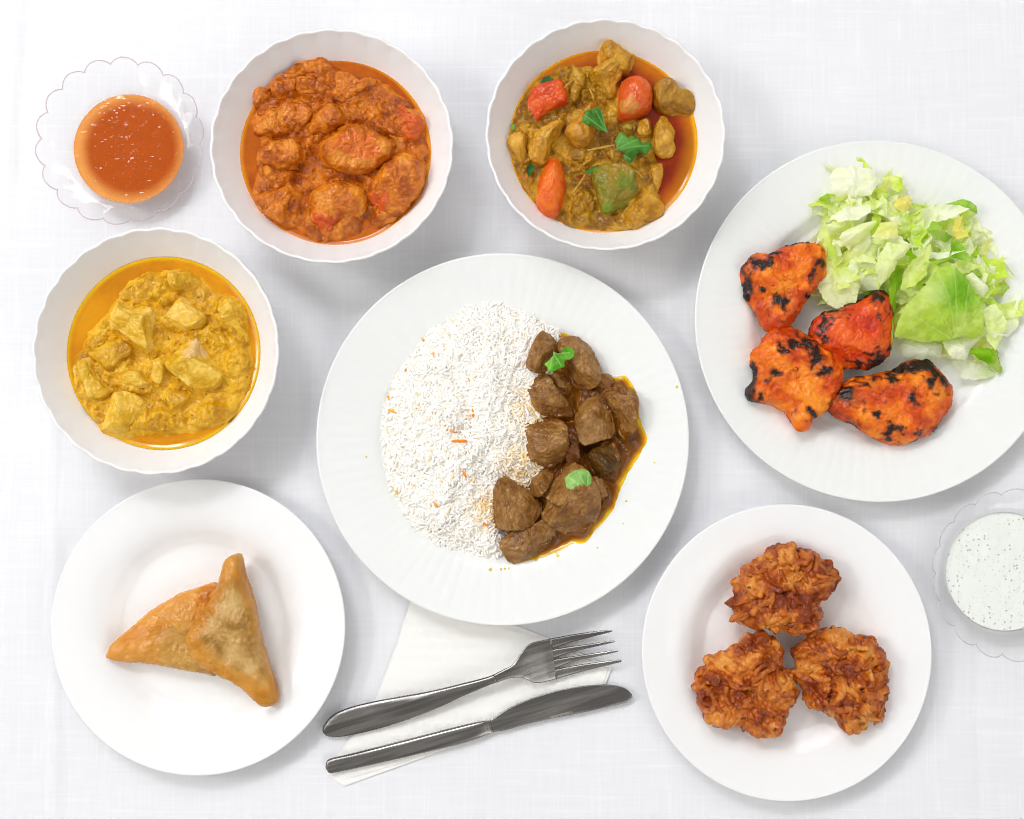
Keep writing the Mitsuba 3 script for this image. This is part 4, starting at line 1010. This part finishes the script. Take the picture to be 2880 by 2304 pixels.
# ---------------------------------------------------------------- samosas
def samosa(pts, z0, z1, label, seed, colfn, bumps, e=0.62, tilt=(0, 0)):
    out = chaikin(SM.at(pts, z0 + 0.35 * (z1 - z0))[:, :2], 1)
    v, f, s = lump_mesh(out, z0, z1, e, 0.0008, 0, seed, 0.7, tilt)
    n = vnormals(v, f)
    rng = np.random.default_rng(seed)
    q = np.asarray(pts, float)
    bumps = bumps + [(*rng.uniform(q.min(0), q.max(0)), rng.uniform(10, 26), rng.uniform(0.0004, 0.0010)) for _ in range(60)]
    for bx, by, br, bh in bumps:
        c = SM.at((bx, by), z1)[0][:2]
        rad = br / SM.k * 0.92 / FPX
        d = np.linalg.norm(v[:, :2] - c, axis=1) / rad
        v = v + (sm(0, 0.5, n[:, 2]) * bh * np.clip(1 - d ** 2, 0, 1) ** 1.2)[:, None] * np.array([0, 0, 1.0])
    v = rough_up(v, f, [(40, 0.0013, "n"), (150, 0.0006, "n"), (420, 0.0003, "n"), (700, 0.0002, "ridge")], seed)
    px = v[:, :2]
    col = colfn(v, s, px)
    put(thing("samosa", label, "samosa"), (v, f), "fried_bsdf", True, col)


def rear_col(v, s, px):
    a = palette(v, 8, ["b4690f", "c77e22", "d08c34", "c98a3c"], 70, 1.9, 0.08)
    d = np.linalg.norm(px - SM.at((900, 1010), 0.015)[0][:2], axis=1)
    b = palette(v, 9, ["a0772e", "b68c46", "c29a52"], 120, 1.8, 0.08)
    col = nmix(a, b, sm(0.040, 0.016, d + 0.02 * (nfbm(v * 80, 3, 2) - 0.5)) * 0.85)
    blis = sm(0.66, 0.74, nfbm(v * 260, 2, 12))
    return nmix(col, lin("e2ac5c"), blis * 0.5)


def front_col(v, s, px):
    edge = palette(v, 18, ["a8670f", "bd7d24", "c98c36"], 80, 1.8, 0.08)
    mid = palette(v, 19, ["93692a", "ae8342", "be9658", "c8a468"], 95, 1.7, 0.10)
    d = poly_sd(px, SM.at([(1080, 560), (1120, 640), (1180, 760), (1215, 930), (1255, 1100), (1250, 1160), (1150, 1120), (1020, 1050), (930, 980), (900, 900), (940, 800), (1020, 690)], 0.028)[:, :2])
    return nmix(edge, mid, sm(-0.004, 0.006, d + 0.008 * (nfbm(v * 110, 3, 4) - 0.5)))


samosa([(378, 1012), (400, 948), (460, 900), (520, 850), (640, 742), (720, 700), (800, 658), (900, 630), (985, 605), (1060, 700), (1060, 900), (1000, 1115), (880, 1088), (740, 1062), (600, 1038), (430, 1034)], 0.0042, 0.025, "orange-brown samosa with a blister, underneath the other one", 401, rear_col, [(800, 790, 105, 0.0042), (700, 920, 50, 0.0012), (600, 975, 40, 0.001), (860, 680, 50, 0.0012)])
samosa([(1030, 500), (1068, 465), (1095, 458), (1114, 462), (1134, 560), (1160, 650), (1195, 730), (1220, 880), (1244, 980), (1270, 1060), (1302, 1150), (1318, 1240), (1292, 1268), (1240, 1280), (1170, 1222), (1110, 1170), (1040, 1132), (960, 1090), (880, 1042), (832, 965), (822, 900), (868, 828), (910, 760), (958, 700), (1010, 570)], 0.010, 0.036, "paler flat-faced samosa lying on top of the other one", 402, front_col, [(1060, 850, 150, 0.002), (1120, 680, 60, 0.001), (1120, 1000, 80, 0.0012)], tilt=(0.0, 0.05))


# ---------------------------------------------------------------- onion fritters
def bhaji(pts, top, label, seed):
    rng = np.random.default_rng(seed)
    out = chaikin(BH.at(pts, 0.020)[:, :2], 1)
    out = np.asarray(Polygon(out).buffer(0).buffer(-0.0015).segmentize(0.0006).exterior.coords)[:-1]
    ctr = out.mean(0)
    out = ctr + (out - ctr) * (1 + 0.26 * (nfbm(np.c_[out * 190, 0 * out[:, 0]], 3, seed) - 0.5))[:, None]
    v, f, s = lump_mesh(out, 0.0045, top, 0.85, 0.00072, 2, seed, 0.7)
    v = rough_up(v, f, [(42, 0.0030, "n")], seed)
    lo, hi = v[:, :2].min(0), v[:, :2].max(0)
    best = np.zeros(len(v))
    tone = np.zeros(len(v))
    for k in range(46):
        c = rng.uniform(lo, hi)
        a, cv, ln = rng.uniform(0, 2 * np.pi), rng.normal(0, 75), rng.uniform(0.010, 0.026)
        t = np.linspace(-0.5, 0.5, 22) * ln
        ang = a + cv * t
        p = c + np.cumsum(np.stack([np.cos(ang), np.sin(ang)], 1) * ln / 22, 0) - np.array([math.cos(a), math.sin(a)]) * ln / 2
        w = rng.uniform(0.0015, 0.0026)
        d = np.min(np.linalg.norm(v[:, None, :2] - p[None], axis=2), axis=1) if len(v) * 22 < 3e7 else None
        q = np.clip(1 - (d / w) ** 2, 0, 1)
        prof = np.sqrt(q) * rng.uniform(0.0016, 0.0034)
        tone = np.where(prof > best, rng.uniform(-1, 1), tone)
        best = np.maximum(best, prof)
    n = vnormals(v, f)
    up = n * 0.65 + np.array([0, 0, 0.35])
    flat = sm(-0.1, 0.5, n[:, 2])[:, None]
    v = v + up * flat * (best - 0.0008)[:, None]
    v = rough_up(v, f, [(110, 0.0022, "ridge"), (150, 0.0030, "pit"), (330, 0.0007, "n"), (700, 0.00022, "n")], seed + 3, 0.7)
    v[:, 2] = np.maximum(v[:, 2], 0.0049)
    col = palette(v, seed, ["7c3004", "9c4608", "b65e16", "c87626", "d48c3a"], 75, 2.5, 0.12)
    col = nmix(col, lin("c8742a"), np.clip(tone, 0, 1) * sm(0.0006, 0.002, best) * 0.55)
    col = nmix(col, lin("8f3408"), np.clip(-tone, 0, 1) * sm(0.0006, 0.002, best) * 0.55)
    col = nmix(col, lin("3f1c08"), sm(0.71, 0.77, nfbm(v * 250, 2, seed + 7)) * 0.75)
    # battered onion strands that stand clear of the lump
    top_v = v[vnormals(v, f)[:, 2] > 0.15]
    tree = cKDTree(top_v[:, :2])
    vs, fs, cs, base = [v], [f], [col], len(v)
    for k in range(24):
        c = rng.uniform(lo, hi)
        if poly_sd(c[None], out)[0] < (0.003 if k % 3 else 0.0012):
            continue
        a, cv, ln = rng.uniform(0, 2 * np.pi), rng.normal(0, 90), rng.uniform(0.008, 0.018)
        tt = np.linspace(-0.5, 0.5, 22) * ln
        ang = a + cv * tt
        q = c + np.cumsum(np.stack([np.cos(ang), np.sin(ang)], 1) * ln / 22, 0) - np.array([math.cos(a), math.sin(a)]) * ln / 2
        hz = top_v[tree.query(q, k=6)[1]][:, :, 2].mean(1)
        hz = np.convolve(np.pad(hz, 3, mode="edge"), np.ones(7) / 7, mode="valid")
        inside = poly_sd(q, out)
        hz = np.where(inside < 0, np.maximum(hz + inside * 1.5, 0.007), hz)
        w = rng.uniform(0.0014, 0.0026)
        rad = w * np.clip(np.sin(np.linspace(0.25, np.pi - 0.15, 22)), 0.15, 1) ** 0.5 * (1 + 0.5 * (nfbm(np.c_[q * 300, 0 * hz + k], 2, seed) - 0.5))
        sv, sf = tube(np.c_[q, hz + rng.uniform(-0.0012, 0.0006)], rad, 9)
        sv = rough_up(sv, sf, [(300, 0.0004, "n"), (700, 0.0002, "n")], seed + k)
        tone_ = [["8a3a06", "a34c0c", "b8641c"], ["7d3206", "96420a", "aa5414"], ["98480a", "b06016", "c27828"]][k % 3]
        vs.append(sv), fs.append(sf + base), cs.append(palette(sv, seed + k, tone_, 140, 1.8, 0.12))
        base += len(sv)
    v, f, col = np.vstack(vs), np.vstack(fs), np.vstack(cs)
    put(thing("onion_fritter", label, "fritter", "onion fritters on the side plate"), (v, f), "fried_bsdf", True, col)


bhaji([(436, 605), (470, 618), (505, 590), (512, 490), (570, 418), (640, 380), (672, 330), (700, 308), (800, 298), (850, 330), (900, 338), (970, 378), (1022, 402), (1045, 500), (1005, 585), (948, 600), (982, 680), (942, 732), (850, 772), (730, 792), (640, 742), (540, 734), (488, 690), (522, 655), (480, 635)], 0.040, "onion fritter with a pointed left end, at the top of the three", 501)
bhaji([(292, 1080), (328, 970), (358, 888), (450, 868), (520, 798), (600, 748), (692, 758), (742, 810), (784, 930), (855, 1050), (842, 1112), (772, 1182), (762, 1282), (720, 1303), (600, 1290), (536, 1280), (540, 1240), (470, 1245), (400, 1232), (338, 1130)], 0.040, "deeply creviced onion fritter at the lower left of the three", 502)
bhaji([(786, 962), (822, 920), (782, 860), (838, 800), (900, 748), (980, 728), (1120, 738), (1200, 775), (1262, 788), (1292, 870), (1302, 1000), (1312, 1090), (1284, 1192), (1222, 1242), (1160, 1235), (1100, 1268), (1055, 1240), (1050, 1200), (950, 1182), (860, 1142), (850, 1060)], 0.038, "blocky flat-topped onion fritter at the lower right of the three", 503)


# ---------------------------------------------------------------- napkin, fork, knife
def flat_sheet(pts, z, wave, seed):
    p = Polygon(FK.at(pts, z)[:, :2])
    v, f = trimesh.creation.triangulate_polygon(p, engine="earcut")
    v = np.c_[v, np.full(len(v), z)]
    v, f = trimesh.remesh.subdivide_to_size(v, f, 0.006, max_iter=12)
    m = trimesh.Trimesh(v, f, process=True)
    if m.face_normals[:, 2].mean() < 0:
        m.invert()
    v = np.array(m.vertices)
    v[:, 2] += wave * (nfbm(np.c_[v[:, :2], 0 * v[:, 0]] * 28, 2, seed) - 0.3)
    return v, np.array(m.faces)


nk = thing("napkin", "folded white paper napkin with embossed swirls under the fork and knife", "napkin")
part(nk, "lower_layer", flat_sheet([(660, 40), (1000, -150), (1260, 205), (1490, 292), (1720, 400), (1892, 478), (1852, 590), (1400, 800), (900, 975), (560, 1096), (238, 1212), (128, 1136), (225, 985), (430, 680), (572, 300)], 0.0006, 0.0004, 3), "napkin_bsdf", True)
part(nk, "upper_layer", flat_sheet([(650, 60), (1000, -130), (1230, 235), (1400, 285), (1560, 345), (1700, 410), (1870, 486), (1838, 588), (1400, 790), (900, 962), (560, 1078), (232, 1172), (170, 1110), (235, 990), (436, 684), (578, 304)], 0.0014, 0.0006, 4), "napkin_bsdf", True)


def blade_loft(rows, n=90, m=24, ex=0.55, top_ex=None):
    """rows: (edge A px, edge B px, height of the middle, half thickness)."""
    d = []
    for a, b, zc, th in rows:
        pa, pb = FK.at([a, b], zc)
        d.append(np.concatenate([pa, pb, [th]]))
    d = curve(d, n)
    A, B, th = d[:, :3], d[:, 3:6], d[:, 6]
    mid, half = (A + B) / 2, (A - B) / 2
    g = np.arange(m) * 2 * np.pi / m
    cx = np.sign(np.cos(g)) * np.abs(np.cos(g)) ** ex
    cz = np.sign(np.sin(g)) * np.abs(np.sin(g)) ** (top_ex or ex)
    v = mid[:, None] + half[:, None] * cx[None, :, None] + th[:, None, None] * cz[None, :, None] * np.array([0, 0, 1.0])
    v = v.reshape(-1, 3)
    f = grid_faces(n, m)
    v = np.vstack([v, mid[:1], mid[-1:]])
    j = np.arange(m)
    f = np.vstack([f, np.stack([np.full(m, n * m), j, (j + 1) % m], 1), np.stack([np.full(m, n * m + 1), (n - 1) * m + (j + 1) % m, (n - 1) * m + j], 1)])
    mesh = trimesh.Trimesh(v, f, process=False)
    if mesh.volume < 0:
        f = f[:, ::-1]
    return v, f


fk = thing("fork", "stainless steel fork lying on the napkin above the knife", "fork")
part(fk, "handle", blade_loft([((103, 866), (105, 876), 0.0045, 0.0004), ((112, 836), (128, 902), 0.0045, 0.0013), ((158, 778), (182, 910), 0.0046, 0.0019), ((250, 732), (272, 899), 0.005, 0.0022), ((400, 692), (430, 863), 0.0058, 0.0024), ((560, 662), (600, 811), 0.007, 0.0024),
                               ((760, 626), (800, 736), 0.0092, 0.0023), ((950, 581), (985, 651), 0.0118, 0.0021), ((1100, 543), (1130, 591), 0.0134, 0.0019), ((1165, 521), (1190, 569), 0.0138, 0.0017)], 110, 28, 0.9), "steel_bsdf", True)
part(fk, "head", blade_loft([((1160, 523), (1185, 571), 0.0138, 0.0016), ((1230, 488), (1260, 546), 0.0136, 0.0014), ((1285, 456), (1330, 541), 0.0128, 0.0012), ((1325, 401), (1375, 557), 0.0116, 0.0011), ((1360, 351), (1410, 572), 0.0102, 0.0011), ((1400, 326), (1450, 574), 0.0088, 0.0011),
                             ((1460, 311), (1500, 563), 0.0072, 0.0011), ((1522, 298), (1550, 551), 0.0062, 0.0011)], 60, 28, 0.6), "steel_bsdf", True)
for a, b in [([(1512, 300), (1640, 276), (1760, 258), (1870, 247), (1896, 249)], [(1520, 364), (1640, 324), (1760, 292), (1880, 261), (1898, 254)]),
             ([(1512, 369), (1640, 348), (1760, 331), (1890, 313), (1912, 315)], [(1528, 424), (1640, 386), (1760, 357), (1896, 326), (1914, 320)]),
             ([(1524, 430), (1650, 409), (1780, 390), (1910, 372), (1932, 374)], [(1536, 486), (1650, 444), (1780, 415), (1914, 386), (1934, 380)]),
             ([(1536, 491), (1660, 466), (1790, 447), (1930, 431), (1953, 434)], [(1550, 550), (1660, 518), (1790, 484), (1938, 448), (1955, 440)])]:
    part(fk, "tine", blade_loft([(p, q, z, t) for p, q, z, t in zip(a, b, (0.0063, 0.0058, 0.0064, 0.0092, 0.0100), (0.0011, 0.0011, 0.0010, 0.0006, 0.0003))], 40, 14, 0.75), "steel_bsdf", True)

kn = thing("knife", "stainless steel table knife lying below the fork", "knife")
part(kn, "handle", blade_loft([((122, 1092), (125, 1104), 0.0046, 0.0006), ((128, 1064), (140, 1124), 0.0046, 0.0020), ((152, 1042), (168, 1130), 0.0046, 0.0026), ((300, 1007), (320, 1099), 0.0047, 0.0028), ((600, 931), (625, 1029), 0.0048, 0.0029), ((900, 854), (925, 959), 0.0048, 0.0028), ((1040, 820), (1062, 918), 0.0047, 0.0026),
                               ((1100, 809), (1122, 893), 0.0045, 0.0017), ((1124, 806), (1144, 886), 0.0044, 0.0007), ((1150, 800), (1166, 880), 0.0043, 0.0006)], 90, 28, 0.62), "steel_bsdf", True)
kb = part(kn, "blade", blade_loft([((1140, 802), (1158, 878), 0.0043, 0.0012), ((1168, 788), (1192, 873), 0.0043, 0.0010), ((1230, 746), (1252, 863), 0.0043, 0.0009), ((1320, 699), (1342, 836), 0.0043, 0.0009), ((1420, 661), (1452, 809), 0.0043, 0.0009), ((1560, 621), (1592, 781), 0.0043, 0.0008), ((1700, 595), (1742, 751), 0.0043, 0.0008),
                                    ((1840, 584), (1882, 719), 0.0043, 0.0008), ((1930, 592), (1952, 704), 0.0043, 0.0007), ((1985, 614), (1997, 687), 0.0043, 0.0006), ((2018, 644), (2020, 666), 0.0043, 0.0003)], 110, 28, 0.5, 0.45), "steel_bsdf", True)
txt = meshkit.text_mesh("STAINLESS STEEL", 0.0013, 0.00008)
tv = np.array(txt.vertices)
p0, p1 = FK.at([(1648, 748), (1510, 782)], 0.0051)
sc = np.linalg.norm(p1 - p0) / tv[:, 0].max()
ex = (p1 - p0) / np.linalg.norm(p1 - p0)
ey = np.array([-ex[1], ex[0], 0])
tw = p0 + tv[:, :1] * sc * ex + tv[:, 1:2] * ey + np.array([0, 0, 1.0]) * (tv[:, 2:3] + 0.0001)
part(kn, "lettering", (tw, np.array(txt.faces)), "steel_mark_bsdf", False)
